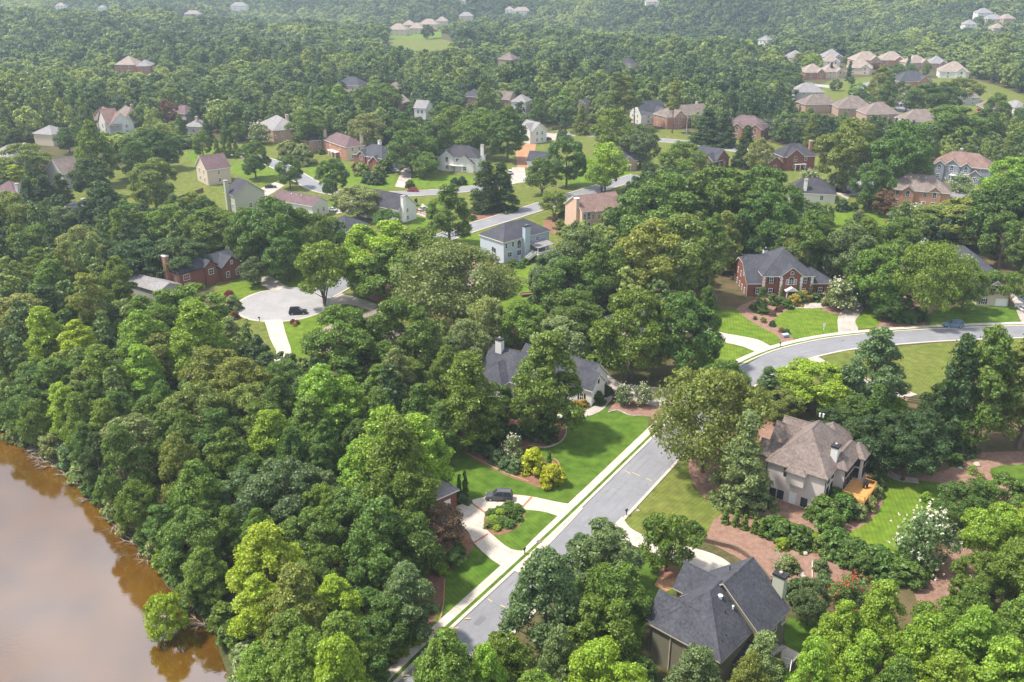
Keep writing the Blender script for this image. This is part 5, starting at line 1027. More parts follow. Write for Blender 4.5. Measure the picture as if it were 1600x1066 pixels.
T_ = """
V 508 383 88 m 478;R 397 402 38 b 447;T 703 288 74 m 384;T 793 166 62 d 252;C 760 250 58 k 330;C 783 252 56 k 328;R 400 220 46 d 280;R 454 243 38 d 295;R 520 248 48 d 310
R 885 211 58 d 292;V 945 228 62 l 300;V 847 250 54 d 306;V 866 300 46 o 340;R 665 237 42 m 278;V 940 252 50 l 302
T 855 520 116 m 682;T 733 552 108 m 700;R 985 452 118 m 592;R 1060 458 110 d 592;T 1096 448 62 d 575
W 1098 590 172 o 738;C 1156 638 88 g 790;R 1355 513 96 b 650;C 1478 520 86 k 700;R 1520 512 100 d 700;R 1590 512 120 o 700;T 1450 600 60 k 690
R 1262 565 100 l 640;R 1130 560 66 d 640;C 1195 572 54 b 640;R 1222 612 60 o 660;V 1040 812 92 m 892;M 1440 808 84 w 885;M 1311 443 54 w 484;M 975 604 30 w 634;M 1004 604 30 w 634;M 800 686 36 w 722
W 1442 388 112 m 500;R 1502 412 56 m 487;R 1390 450 60 d 500;V 1542 425 40 m 474;V 1576 428 40 m 480;R 1330 420 42 o 475;C 1188 448 28 d 487
M 408 195 36 w 225;M 1265 268 30 w 290;M 1308 272 34 w 296;M 1500 275 36 w 300;M 1427 322 50 w 350
T 640 400 1 m;W 712 390 170 q 512
R 600 345 120 l 460;R 660 358 110 m 470;R 575 360 80 l 460;R 618 385 110 m 478
R 430 310 100 d 425;R 480 325 80 d 420;R 398 325 70 d 420;T 450 335 70 d 440;R 520 340 50 d 400
R 560 290 70 g 345;R 605 327 40 d 365
R 540 480 110 m 610;R 630 470 110 d 600;T 700 540 60 m 640;R 570 500 80 m 590;V 760 470 70 g 560;R 820 470 80 m 560;R 730 500 70 g 590;R 870 500 90 g 590;R 900 455 80 d 540
R 903 354 78 b 450;R 860 395 70 b 480;R 890 405 90 d 500;R 940 380 80 d 490;R 1008 345 112 o 480;R 1066 335 116 o 470;R 1030 272 124 d 400;R 985 300 60 d 380;R 1110 260 130 d 400;R 1180 260 110 d 400;R 1190 300 80 d 420
T 1128 330 56 o 430;R 1260 330 80 m 440;R 1240 360 60 o 440
P 1104 330 56 d 480;P 1160 300 50 d 415
R 1090 150 1 d
R 1065 222 68 m 285;R 1000 195 54 b 262;R 955 170 62 m 248;C 1103 168 54 k 225;C 1130 172 46 k 228;C 1163 195 44 k 262;R 1185 215 40 g 275;P 1050 120 34 o 208;P 975 118 40 o 205;P 960 112 40 o 205;P 990 120 34 d 200
C 878 180 22 b 222;C 908 160 30 o 210;R 1250 195 1 d
R 1320 185 86 o 300;R 1400 190 90 d 310;R 1480 165 100 d 238;R 1360 250 60 d 330;R 1418 225 60 m 275;C 1362 290 24 k 325;R 1377 295 34 r 338;R 1580 245 100 l 330;R 1560 280 110 d 400;R 1600 270 100 d 400;R 1500 310 100 o 385;R 1455 320 90 o 380;R 1395 340 70 m 420;R 1380 350 60 l 415;R 1345 340 60 m 430;R 1560 330 70 d 420;R 1600 350 60 d 440;V 1590 360 40 g 430
R 1300 375 50 o 440;R 1320 350 80 b 450;R 1350 395 70 d 480;R 1370 380 90 m 490
R 1150 395 1 d
C 165 282 92 k 350;C 75 272 44 k 330;C 100 270 40 k 325;C 50 278 40 k 330;R 245 248 74 o 330;R 25 300 62 o 380;R 100 322 45 b 360;T 155 188 62 m 290;R 150 245 60 k 310;R 45 225 80 o 290;R 110 198 36 d 240;R 240 200 60 d 265;R 265 205 40 d 265;R 210 215 60 d 280
C 350 213 14 m 247;C 360 213 14 m 247;C 340 215 14 m 247;C 370 218 12 m 247;R 318 205 30 m 245;R 262 155 36 r 200;C 285 178 28 d 225;C 325 184 22 d 222;C 355 176 22 d 222;R 370 190 30 m 222;R 225 165 32 d 205
C 153 340 22 k 375;C 168 340 22 k 375;C 183 340 22 k 375;C 198 341 22 k 375;C 213 342 22 k 375;C 228 343 22 k 375;C 143 342 22 k 375
R 310 300 60 o 365;R 270 320 70 m 385;R 340 325 90 m 400;R 225 372 90 k 440;R 280 372 90 k 440;R 180 375 60 k 430;R 290 420 1 k
T 75 405 80 m;T 22 350 60 m;R 118 352 74 g;P 100 378 50 o;R 60 350 60 m;P 130 425 60 o;T 178 400 60 m;R 25 460 80 g;T 60 480 76 y;T 115 500 66 y;R 310 445 100 m 540;R 240 455 90 m;T 215 485 90 l;T 300 472 100 l;R 250 520 80 o;R 365 495 50 g 570;T 150 540 86 m;T 215 540 76 l;R 330 540 90 o;R 370 560 90 o;R 300 600 100 o;R 120 580 80 o;T 90 600 70 l;R 30 600 70 d;R 55 560 60 m
R 200 650 96 g;R 330 640 60 l;R 385 600 80 o;R 440 560 80 d;T 400 630 80 m;T 350 670 90 m;T 420 640 90 y;T 500 570 110 l;T 540 590 90 l;T 590 570 70 m;T 480 620 90 m;R 440 720 110 b;R 380 740 90 b;T 600 640 130 l;T 650 650 110 l;T 560 690 90 l;T 630 740 110 m;R 500 740 80 b;R 560 760 100 d;R 620 800 120 d;T 628 655 124 m 850;R 600 780 110 d 930;R 778 600 52 d 668;R 752 610 46 k 668
T 410 820 120 y;T 350 690 70 m;T 300 720 100 m;R 290 800 100 d;T 310 850 80 m;R 415 770 50 l;R 480 800 90 d;T 470 880 80 m;T 520 900 90 y;T 400 900 100 y;R 580 870 80 d;R 640 880 90 b 1005;R 610 930 90 d 1020;T 530 960 110 m;T 450 960 110 m;R 560 1000 90 d;T 400 1000 80 l;V 265 908 70 y 985
R 690 790 76 r 868;R 700 850 50 d 880;R 650 820 40 k
R 700 985 120 m 1150;R 760 1010 80 l 1140;T 850 862 120 b 1040;R 940 822 110 b 930;R 905 835 70 b 930;R 960 880 100 m 1000;R 930 935 110 m 1060;R 870 980 80 b 1110;R 935 1010 120 y 1150;R 860 1030 60 d;R 1080 1015 110 b 1150;R 1000 1030 60 d
R 1180 990 80 g 1130;R 1160 1020 80 o 1160;R 1250 1000 90 l 1160;R 1300 940 90 l 1080;R 1360 910 90 l 1050;R 1330 990 90 l 1140;R 1420 960 110 l 1130;R 1500 950 120 l 1110;R 1570 930 110 m 1080;R 1540 1000 110 l 1170;R 1450 1020 110 l 1180;R 1380 1030 90 m 1180;R 1590 990 90 l 1170;R 1260 905 56 b 975
R 1540 790 90 l 900;R 1590 780 90 y 900;R 1520 870 80 m 960;R 1580 850 100 m 960;R 1500 750 80 d 830;R 1560 745 80 d 830
R 1290 640 60 k 700;R 1370 645 90 k 740;R 1410 650 90 k 750;R 1330 620 60 d 690;C 1360 600 60 d 700;R 1440 640 60 k 730;R 1320 660 70 k 720
R 640 560 60 m;R 660 600 70 d 700;T 620 545 60 g 640;R 690 630 60 d 720;R 780 480 50 d
R 1155 420 1 d;R 1210 350 60 d 430
R 710 165 60 m;R 735 180 60 m;R 680 190 60 d;R 640 200 70 d;R 600 130 50 m;R 570 135 50 m;T 528 132 44 l;T 505 135 44 m;R 480 170 60 d;R 575 175 60 g;R 620 175 60 d;R 750 175 50 m;T 757 128 34 m 190;R 690 160 40 m
""".replace('\n', ';').split(';')
for e in T_:
    e = e.split()
    if len(e) < 5 or float(e[3]) < 2: continue
    by_top(e[0], float(e[1]), float(e[2]), float(e[3]), e[4], float(e[5]) if len(e) > 5 else None)
# shrubs: kind, centre x, base row, width in pixels, colour
S_ = """
G 832 745 40;G 863 766 37;k 1190 797 32;d 1085 840 25;d 1100 838 8
d 1205 842 34;d 1228 850 36;d 1254 860 38;d 1218 838 30;o 1285 868 30;d 1312 875 46;d 1338 890 46;d 1362 900 44;d 1388 910 44;d 1410 918 42;d 1432 924 40;d 1350 905 40;d 1300 862 30;d 1452 905 30;d 1420 900 40;d 1375 895 40;y 1225 862 20
d 1290 822 44;d 1320 818 44;d 1305 800 36;d 1300 838 40;d 1326 806 34;g 1358 800 26;g 1370 780 22;k 1374 768 20;g 1345 815 26;k 1338 762 16;d 1355 715 14
d 735 705 24;d 748 712 22;b 765 718 22;b 778 728 24;b 790 736 22;b 805 742 24;b 815 735 20;d 820 728 24;k 775 700 40;k 850 692 44;d 745 690 30;d 760 695 30;b 825 690 30;k 800 695 30;b 838 692 20
y 640 1012 28;y 625 1028 24;y 655 995 20;o 612 1040 24;k 585 1045 30;k 700 880 34;k 715 870 20;y 690 900 22;h 720 860 14;b 722 788 16;b 732 790 12
d 780 806 14;y 782 812 16;y 770 822 16;d 795 800 16;d 808 805 16;d 800 815 18;d 786 824 16;d 775 830 14;d 795 828 16;d 808 818 14;d 768 810 14;y 776 832 12;d 790 806 16;y 803 800 10;o 765 828 14
h 900 638 12;h 912 636 12;h 888 640 12;p 912 628 14;d 920 634 12;h 928 632 10;k 935 634 22;k 948 620 18
d 1175 483 8;d 1210 478 18;d 1222 480 16;d 1232 484 16;h 1244 480 20;h 1256 474 20;d 1252 476 18;r 1208 495 10;r 1217 488 10;r 1221 484 8;k 1208 511 10;r 1222 520 8;k 1230 523 9;k 1193 503 7;o 1194 505 8;k 1180 500 6;r 1290 480 10;d 1275 472 14;d 1240 468 14;k 1370 470 12;k 1372 490 10;k 1382 498 8;k 1387 502 6;d 1410 506 26;d 1425 508 24;k 1440 504 24;d 1400 500 20;d 1520 466 24;d 1535 464 20;d 1552 466 20;k 1500 470 30;k 1480 476 20
p 357 470 16;d 366 478 14;d 378 432 16;k 371 424 16;d 352 436 12;p 457 507 8;r 463 508 8;h 460 511 7;r 365 500 14;g 360 488 26
d 640 295 14;k 710 292 14;k 722 290 14;d 600 272 24;k 588 290 22;k 575 288 20;o 565 276 22;o 590 278 20;r 560 272 20;d 525 268 20;g 472 260 34;g 448 250 30;d 502 242 10;d 1290 290 10
k 1330 615 40;d 1380 640 40;g 1395 610 44;d 1300 605 24;l 1405 665 40;d 1390 680 30;k 1510 785 24;l 1522 742 14;l 1535 752 12;d 1498 730 20;l 1450 790 20;d 1482 800 30
k 1250 948 40;g 1235 900 30;b 1285 900 24;b 1290 930 30;d 950 575 40;g 880 545 60;g 905 560 50;l 925 575 20;b 660 625 40;d 680 655 40;d 700 680 36;d 840 475 20;d 820 415 12;d 800 418 16;d 812 420 14
o 875 360 16;k 868 348 8;d 880 340 12;d 1342 352 10;g 1345 344 16;k 1318 332 20;d 1335 330 14;b 1340 345 12
""".replace('\n', ';').split(';')
for e in S_:
    e = e.split()
    if len(e) < 4: continue
    c, cx, yb, wp = e[0], float(e[1]), float(e[2]), float(e[3]); x, y = at(cx, yb); d = proj(x, y, 1)[2]; Dm = wp * d / FPX * (1.35 if 755 < cx < 820 and yb > 795 and yb < 840 else 1.12); y += Dm * .4
    add_tree('S', x, y, Dm * (.80 if c == 'G' else (.55 if wp < 18 and c in 'dyo' and 760 < cx < 815 else .74)), Dm, c)
for cx, yt, yb, wp, c in [(858, 705, 735, 13, 'd'), (718, 741, 779, 12, 'd'), (727, 735, 782, 14, 'd'), (1133, 793, 818, 15, 'm'), (1149, 795, 822, 15, 'm'), (1163, 804, 827, 15, 'm'), (1178, 807, 833, 15, 'm'), (1190, 809, 838, 15, 'm'),
                          (1162, 452, 452, 1, 'd')][:8] + [(1219, 446, 468, 6, 'm'), (1246, 445, 467, 6, 'm'), (1266, 444, 466, 6, 'm')] + [(1297, 97, 122, 9, 'k'), (1326, 95, 124, 12, 'k'), (1416, 86, 122, 12, 'd'), (650, 310, 322, 10, 'k')] + [(1362 + 9 * k, 180 + k, 205, 9, 'k') for k in range(8)]:
    by_top('A', cx, yt, wp, c, yb)
M_red = by_top('M', 1322, 905, 52, 'x', 945)
R_ = by_top('R', 1400, 100, 34, 'd', 126); by_top('R', 1372, 101, 38, 'o', 165); by_top('R', 1385, 118, 30, 'd', 172)
for e in "R 1440 128 52 d 178;R 1415 132 36 g 175;R 1500 122 60 o 160;R 1475 126 50 d 180;R 1420 100 22 b 128;R 1446 98 14 m 120;R 1340 130 30 l 155;R 1305 124 20 b 142;R 1368 98 24 r 108;R 1355 82 18 l 96;R 1247 82 22 o 112;R 1265 84 22 l 116;R 1300 82 16 m 96;R 1322 86 12 m 100;R 1550 145 40 d 200;R 1600 160 40 d 215;R 1530 170 50 d 230;R 1470 165 40 d 230;R 1407 126 14 k 144;R 1345 143 24 k 158;R 1360 150 20 d 168;C 1388 148 10 b 166;R 1330 120 10 d 134;R 668 38 18 k 62;R 1375 165 18 k 172;R 1230 110 40 d 140;R 1245 122 20 k 150".split(';'):
    e = e.split(); by_top(e[0], float(e[1]), float(e[2]), float(e[3]), e[4], float(e[5]))
# ------------------------------------------------------------------ the woods
def hidden(x, y, z0, Hm, Dm):
    "lower a filler tree that would stand in front of a house the photograph shows; None when nothing is left of it"
    p0 = proj(x, y, z0); t0 = proj(x, y, z0 + Hm); hw = Dm / 2 * FPX / max(p0[2], 1)
    for a, b_, yt, yb, dp in PROT:
        if p0[2] < dp - 1 and p0[0] + hw * .8 > a and p0[0] - hw * .8 < b_ and t0[1] < yb + 1 and p0[1] > yt:
            # height whose top stays under yb
            f = (p0[1] - yb) / max(p0[1] - t0[1], 1e-3); Hm2 = Hm * f * .97
            if Hm2 < 3.5: return None
            Hm = min(Hm, Hm2); t0 = proj(x, y, z0 + Hm)
    return Hm
KB = [(min(p[0] for p in k), min(p[1] for p in k), max(p[0] for p in k), max(p[1] for p in k), k) for k in KEEP]
def blocked(x, y, r):
    for a, b_, c, d, k in KB:
        if a - r < x < c + r and b_ - r < y < d + r:
            for dx, dy in ((0, 0), (r, 0), (-r, 0), (0, r), (0, -r)):
                if inpoly(x + dx, y + dy, k): return True
    return False
WOOD = [[(-100, 420), (0, 405), (120, 430), (205, 470), (260, 500), (330, 520), (385, 585), (420, 600), (500, 600), (560, 610), (640, 560), (700, 590), (700, 660), (660, 700), (650, 740), (660, 800), (640, 860), (640, 930), (580, 1030), (560, 1100), (560, 1300), (400, 1300), (365, 1090), (330, 990), (290, 950), (250, 905), (230, 860), (180, 815), (120, 750), (60, 715), (0, 668), (-100, 600)],
        [(-100, 340), (60, 340), (180, 345), (250, 350), (330, 350), (400, 350), (430, 380), (500, 370), (500, 410), (430, 430), (380, 410), (330, 395), (200, 420), (100, 430), (-100, 420)],
        [(-100, 300), (120, 300), (200, 310), (250, 320), (240, 350), (-100, 350)],
        [(880, 330), (1000, 290), (1120, 270), (1280, 300), (1290, 380), (1160, 430), (1120, 520), (1090, 575), (960, 590), (930, 500), (880, 440)],
        [(1310, 365), (1400, 345), (1700, 340), (1700, 450), (1600, 440), (1450, 420), (1380, 400), (1310, 420)],
        [(640, 520), (760, 540), (930, 540), (930, 590), (760, 600), (700, 700), (640, 640)],
        [(1240, 640), (1450, 680), (1700, 640), (1700, 730), (1460, 745), (1350, 715), (1280, 690)],
        [(1470, 760), (1700, 780), (1700, 1300), (1250, 1300), (1230, 1080), (1350, 1060), (1440, 1000), (1500, 960), (1545, 900), (1520, 840)],
        [(790, 940), (880, 930), (940, 980), (1010, 1010), (1010, 1300), (640, 1300), (660, 1140), (760, 1060)],
        [(420, 225), (500, 200), (640, 222), (770, 215), (840, 200), (900, 190), (1000, 205), (1100, 200), (1230, 235), (1300, 245), (1600, 270), (1600, 225), (1200, 200), (900, 180), (400, 175)]]
WOODW = [[at(a, b_) for a, b_ in wpx] for wpx in WOOD]
frng = random.Random(77); cand = []
def tone(x, y):
    v = math.sin(x / 31 + 1) + math.sin(y / 37 + x / 60) + math.sin((x + y) / 23) * .5 + frng.gauss(0, .9)
    return 'k' if v < -1.6 else 'd' if v < -.3 else 'm' if v < .8 else 'o' if v < 1.4 else 'l' if v < 2.1 else 'y'
TG = {}
def near_tree(x, y, r, f=.62):
    gx, gy = int(x // 20), int(y // 20)
    for i in (-1, 0, 1):
        for j in (-1, 0, 1):
            for tx, ty, tr in TG.get((gx + i, gy + j), ()):
                if (tx - x) ** 2 + (ty - y) ** 2 < (f * (tr + r)) ** 2: return True
    return False
def reg(x, y, r): TG.setdefault((int(x // 20), int(y // 20)), []).append((x, y, r))
for t_ in TREES:
    if t_[2] > 1.6: reg(*t_)
def inframe(x, y, z, mg=90):
    p = proj(x, y, z); return p[2] > 20 and -mg < p[0] < 1600 + mg and -mg < p[1] < 1066 + mg
woods = []
for pw in WOODW:
    x0 = min(p[0] for p in pw); x1 = max(p[0] for p in pw); y0 = max(60, min(p[1] for p in pw)); y1 = max(p[1] for p in pw)
    st = 5.2; yy = y0
    while yy < y1:
        xx = x0
        while xx < x1:
            x = xx + frng.uniform(-2.3, 2.3); y = yy + frng.uniform(-2.3, 2.3); xx += st
            if not inpoly(x, y, pw): continue
            r = frng.uniform(2.6, 4.8)
            if near_tree(x, y, r): continue
            if float(Hn(np.array([x]), np.array([y]))[0]) < -.9 or not inframe(x, y, 10): continue
            if blocked(x, y, r * .8): continue
            Hm = hidden(x, y, 0, r * 2 * frng.uniform(1.15, 1.75) + 2, r * 2)
            if Hm is None: continue
            reg(x, y, r); woods.append((y, x, r, Hm))
        yy += st
woods.sort()
nb = KIND['R']['n'] + KIND['T']['n']; lim = 300
rest = []
for y, x, r, Hm in woods:
    kd = 'P' if (frng.random() < .1 and Hm > 10) else ('C' if frng.random() < .06 else ('T' if Hm > r * 3.3 else 'R'))
    if kd in 'RT' and nb >= lim: rest.append((x, y, r, Hm)); continue
    if kd in 'RT': nb += 1
    add_tree(kd, x, y, Hm, r * 2, tone(x, y))
# far woods: one object of instances for each level of detail -----------------
def far_protos(tag_, lv, jt=.5, nl_=8):
    out = []
    for k, (kind, H0, D0, nc, per, leaf) in enumerate(lv):
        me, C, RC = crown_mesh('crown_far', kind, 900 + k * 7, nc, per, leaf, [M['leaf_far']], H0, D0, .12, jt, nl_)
        o = bpy.data.objects.new('tree_form', me); out.append(o)
    c = bpy.data.collections.new('tree_forms_' + tag_)
    for o in out: c.objects.link(o)
    return c, len(out)
def scatter(name, pts, coll, nv, label):
    me = bpy.data.meshes.new(name); me.vertices.add(len(pts)); me.vertices.foreach_set('co', np.array([p[:3] for p in pts], np.float32).ravel())
    rr = random.Random(3)
    for an, ty in (('rz', 'FLOAT'), ('sxy', 'FLOAT'), ('sz', 'FLOAT'), ('pick', 'INT')): me.attributes.new(an, ty, 'POINT')
    me.attributes['rz'].data.foreach_set('value', [rr.uniform(0, 6.28) for _ in pts]); me.attributes['sxy'].data.foreach_set('value', [p[3] for p in pts]); me.attributes['sz'].data.foreach_set('value', [p[4] for p in pts]); me.attributes['pick'].data.foreach_set('value', [rr.randrange(nv) for _ in pts])
    o = meshobj(name, me); tag(o, kind='stuff'); o['label'] = label
    ng = bpy.data.node_groups.new(name + '_nodes', 'GeometryNodeTree'); ng.interface.new_socket('Geometry', in_out='INPUT', socket_type='NodeSocketGeometry'); ng.interface.new_socket('Geometry', in_out='OUTPUT', socket_type='NodeSocketGeometry')
    gi = ng.nodes.new('NodeGroupInput'); go = ng.nodes.new('NodeGroupOutput'); ip = ng.nodes.new('GeometryNodeInstanceOnPoints'); ci = ng.nodes.new('GeometryNodeCollectionInfo')
    ci.inputs['Collection'].default_value = coll; ci.inputs['Separate Children'].default_value = True; ci.inputs['Reset Children'].default_value = True
    ip.inputs['Pick Instance'].default_value = True
    def attr(n, ty):
        a = ng.nodes.new('GeometryNodeInputNamedAttribute'); a.data_type = ty; a.inputs['Name'].default_value = n; return a.outputs['Attribute']
    cz = ng.nodes.new('ShaderNodeCombineXYZ'); ng.links.new(attr('rz', 'FLOAT'), cz.inputs[2]); cs = ng.nodes.new('ShaderNodeCombineXYZ'); sx = attr('sxy', 'FLOAT'); ng.links.new(sx, cs.inputs[0]); ng.links.new(sx, cs.inputs[1]); ng.links.new(attr('sz', 'FLOAT'), cs.inputs[2])
    e2r = ng.nodes.new('FunctionNodeEulerToRotation'); ng.links.new(cz.outputs[0], e2r.inputs[0])
    ng.links.new(gi.outputs[0], ip.inputs['Points']); ng.links.new(ci.outputs[0], ip.inputs['Instance']); ng.links.new(attr('pick', 'INT'), ip.inputs['Instance Index']); ng.links.new(e2r.outputs[0], ip.inputs['Rotation']); ng.links.new(cs.outputs[0], ip.inputs['Scale']); ng.links.new(ip.outputs[0], go.inputs[0])
    md = o.modifiers.new('trees', 'NODES'); md.node_group = ng; return o
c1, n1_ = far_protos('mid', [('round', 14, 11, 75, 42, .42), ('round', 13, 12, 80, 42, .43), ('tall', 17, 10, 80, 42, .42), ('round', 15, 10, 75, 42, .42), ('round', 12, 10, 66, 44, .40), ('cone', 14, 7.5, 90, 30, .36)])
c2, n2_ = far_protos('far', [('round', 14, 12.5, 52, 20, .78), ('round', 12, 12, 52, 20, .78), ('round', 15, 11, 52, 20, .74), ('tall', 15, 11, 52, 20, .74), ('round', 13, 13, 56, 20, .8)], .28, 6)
midp = [(x, y, 0.0, r / 5.0, Hm / 14.5) for x, y, r, Hm in rest]
ME = [at(a, b_) for a, b_ in [(608, 100), (600, 62), (640, 52), (700, 54), (712, 84), (690, 100)]]
ME2 = [at(a, b_) for a, b_ in [(1240, 150), (1250, 120), (1300, 104), (1500, 108), (1560, 150), (1600, 170), (1600, 200), (1480, 235), (1250, 205)]]
KB2 = [(min(p[0] for p in k), min(p[1] for p in k), max(p[0] for p in k), max(p[1] for p in k), k) for k in (ME, ME2)]
nr = np.random.default_rng(4)
KB += KB2
farp = []; yy = at(800, 212)[1] * .93
row0 = yy; cands = []
while yy < 3500:
    st = 8.6 if yy < 900 else 10.5
    hw = yy * (800 / FPX) * 1.16 + 60
    xr = np.arange(-hw, hw, st); xr = xr + nr.uniform(-.42, .42, len(xr)) * st; yr = yy + nr.uniform(-.42, .42, len(xr)) * st
    cands += list(zip(xr.tolist(), yr.tolist())); yy += st
cx_ = np.array(cands); hz_ = Hn(cx_[:, 0], cx_[:, 1])
for (x, y), z in zip(cands, hz_.tolist()):
    r = 4.2 + 4.6 * frng.random() ** 1.6; Hm = (7.5 + r * 1.15) * frng.uniform(.8, 1.25) * (1 + .22 * math.sin(x / 70 + y / 45))
    d = math.hypot(x, y)
    if d < 560 and (near_tree(x, y, r, .55)): continue
    if blocked(x, y, r * .6) : continue
    Hm = hidden(x, y, z, Hm, r * 2)
    if Hm is None: continue
    (midp if d < 820 else farp).append((x, y, z - .3, r / 5.0, Hm / 13.5))
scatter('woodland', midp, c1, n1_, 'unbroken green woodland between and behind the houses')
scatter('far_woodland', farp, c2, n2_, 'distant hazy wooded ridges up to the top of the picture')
print('instances', len(midp), len(farp), {k: v['n'] for k, v in KIND.items()})
# ------------------------------------------------------------------ cars
def paint(name, c): return mat(name, c, .3, .6, metal=.25)
PAINT = {'grey': paint('paint_grey', (.10, .10, .11)), 'black': paint('paint_black', (.012, .014, .018)), 'blue': paint('paint_blue', (.10, .20, .32)), 'white': paint('paint_white', (.75, .75, .75)), 'silver': paint('paint_silver', (.42, .43, .44)), 'red': paint('paint_red', (.42, .02, .02)), 'navy': paint('paint_navy', (.02, .03, .06))}
lamp = mat('headlight_lens', (.7, .7, .68), .15, .7); tail = mat('tail_lens', (.35, .01, .01), .25, .6)
def car_meshes(kind):
    if kind == 'suv': L, W, prof, cab = 4.8, 1.9, [(-2.4, .45), (-2.4, .98), (-2.25, 1.06), (1.15, 1.08), (2.15, .98), (2.4, .82), (2.4, .42)], [(-2.3, 1.04), (-2.05, 1.78), (.35, 1.80), (1.15, 1.06)]
    else: L, W, prof, cab = 4.6, 1.8, [(-2.3, .42), (-2.3, .86), (-2.1, .96), (1.0, .93), (2.05, .80), (2.3, .68), (2.3, .36)], [(-1.75, .92), (-1.0, 1.40), (.15, 1.42), (1.0, .92)]
    if kind == 'pickup': L, W, prof, cab = 5.6, 2.0, [(-2.8, .5), (-2.8, 1.05), (1.6, 1.10), (2.6, 1.02), (2.8, .85), (2.8, .45)], [(-.9, 1.05), (-.75, 1.82), (.75, 1.84), (1.5, 1.08)]
    def loft(pf, w0, w1, zb, zt):
        m = MB(); n = len(pf)
        def wd(z): t = (z - zb) / (zt - zb); return w0 + (w1 - w0) * max(0, min(1, t))
        vs = [(x, -wd(z) / 2, z) for x, z in pf] + [(x, wd(z) / 2, z) for x, z in pf]
        m.solid(vs, [tuple(range(n)), tuple(range(2 * n - 1, n - 1, -1))] + [(i, n + i, n + (i + 1) % n, (i + 1) % n) for i in range(n)]); return m
    body = loft([(prof[0][0], .32)] + prof[1:-1] + [(prof[-1][0], .32)], W - .04, W - .10, .3, 1.1)
    if kind == 'pickup':
        body.box(-2.7, -.95, 1.05, -2.62, .95, 1.12)
    zt = max(z for _, z in cab); cabin = loft(cab, W - .12, W - .46, cab[0][1], zt)
    bm = cabin; roof = MB(); xs_ = [x for x, z in cab if z > zt - .05]; hw = (W - .44) / 2; roof.box(min(xs_) - .03, -hw, zt - .01, max(xs_) + .03, hw, zt + .05)
    if kind == 'suv':
        for y in (-hw + .08, hw - .08): roof.box(min(xs_) + .2, y - .025, zt + .06, max(xs_) - .2, y + .025, zt + .12)
    pil = MB()
    for sg in (-1, 1):
        for (xa, xb) in ((cab[0][0], cab[1][0]), (cab[3][0], cab[2][0]), ((cab[0][0] + cab[3][0]) / 2, (cab[1][0] + cab[2][0]) / 2)):
            y0 = sg * (W - .11) / 2; y1 = sg * (W - .45) / 2; z0 = cab[0][1]
            pil.solid([(xa - .05, y0, z0), (xa + .05, y0, z0), (xb + .05, y1, zt), (xb - .05, y1, zt), (xa - .05, y0 - sg * .06, z0), (xa + .05, y0 - sg * .06, z0), (xb + .05, y1 - sg * .06, zt), (xb - .05, y1 - sg * .06, zt)], [(0, 1, 2, 3), (7, 6, 5, 4), (0, 4, 5, 1), (1, 5, 6, 2), (2, 6, 7, 3), (3, 7, 4, 0)])
    ty = MB(); ty.tube([(0, -.11, 0), (0, .11, 0)], [.36, .36], 14); ri = MB(); ri.tube([(0, -.12, 0), (0, .12, 0)], [.21, .21], 10)
    hl = MB(); hl.box(-.05, -.18, -.07, .05, .18, .07)
    bp = MB(); bp.box(-L / 2 - .04, -W / 2 + .05, .34, -L / 2 + .1, W / 2 - .05, .6); bp.box(L / 2 - .1, -W / 2 + .05, .32, L / 2 + .04, W / 2 - .05, .56)
    mi = MB(); mi.box(-.08, -.1, -.06, .08, .1, .08)
    return dict(L=L, W=W, body=body, cabin=cabin, roof=roof, pil=pil, ty=ty.mesh('tyre', M['rubber']), ri=ri.mesh('rim', PAINT['silver']), hl=hl.mesh('headlight', lamp), tl=hl.mesh('tail_light', tail), bp=bp.mesh('bumper', M['black']), mi=mi, zc=cab[3][1], xc=cab[3][0])
CM = {}
def car(kind, colr, px, py, yaw, label, cat='car', z=.08):
    if kind not in CM: CM[kind] = car_meshes(kind)
    c = CM[kind]; x, y = at(px, py); r = empty('parked_' + ('suv' if kind == 'suv' else 'pickup' if kind == 'pickup' else 'car'), (x, y, z), R(yaw)); tag(r, label, cat, 'parked vehicles'); pm = PAINT[colr]
    k = kind + colr
    if k not in CM: CM[k] = (c['body'].mesh('body', pm), c['roof'].mesh('roof', pm), c['pil'].mesh('pillars', pm), c['mi'].mesh('mirror', pm))
    if kind + '_g' not in CM: CM[kind + '_g'] = c['cabin'].mesh('windows', M['glass'])
    b = CM[k]; bo = meshobj('body', b[0], r); bev = bo.modifiers.new('b', 'BEVEL'); bev.width = .08; bev.segments = 2
    meshobj('windows', CM[kind + '_g'], r); meshobj('roof', b[1], r); meshobj('pillars', b[2], r); meshobj('bumper', c['bp'], r)
    for sx in (-1, 1):
        for sy in (-1, 1):
            w_ = meshobj('wheel', c['ty'], r, (sx * c['L'] * .31, sy * (c['W'] / 2 - .12), .36)); meshobj('rim', c['ri'], w_)
    for sy in (-1, 1):
        meshobj('headlight', c['hl'], r, (c['L'] / 2 - .02, sy * (c['W'] / 2 - .3), .74)); meshobj('tail_light', c['tl'], r, (-c['L'] / 2 + .02, sy * (c['W'] / 2 - .28), .86)); meshobj('mirror', b[3], r, (c['xc'] - .3, sy * (c['W'] / 2 + .06), c['zc'] + .06))
car('suv', 'grey', 780, 781, 176, 'dark grey SUV parked on the circular driveway facing left', z=.15); car('suv', 'black', 466, 491, 8, 'black SUV parked at the rim of the turning circle')
car('suv', 'blue', 1489, 511.5, 178, 'blue SUV parked at the kerb on the right hand road'); car('sedan', 'white', 1598, 486, 100, 'white car on the driveway at the right edge'); car('sedan', 'blue', 1600, 472, 90, 'pale blue car behind the white one at the right edge')
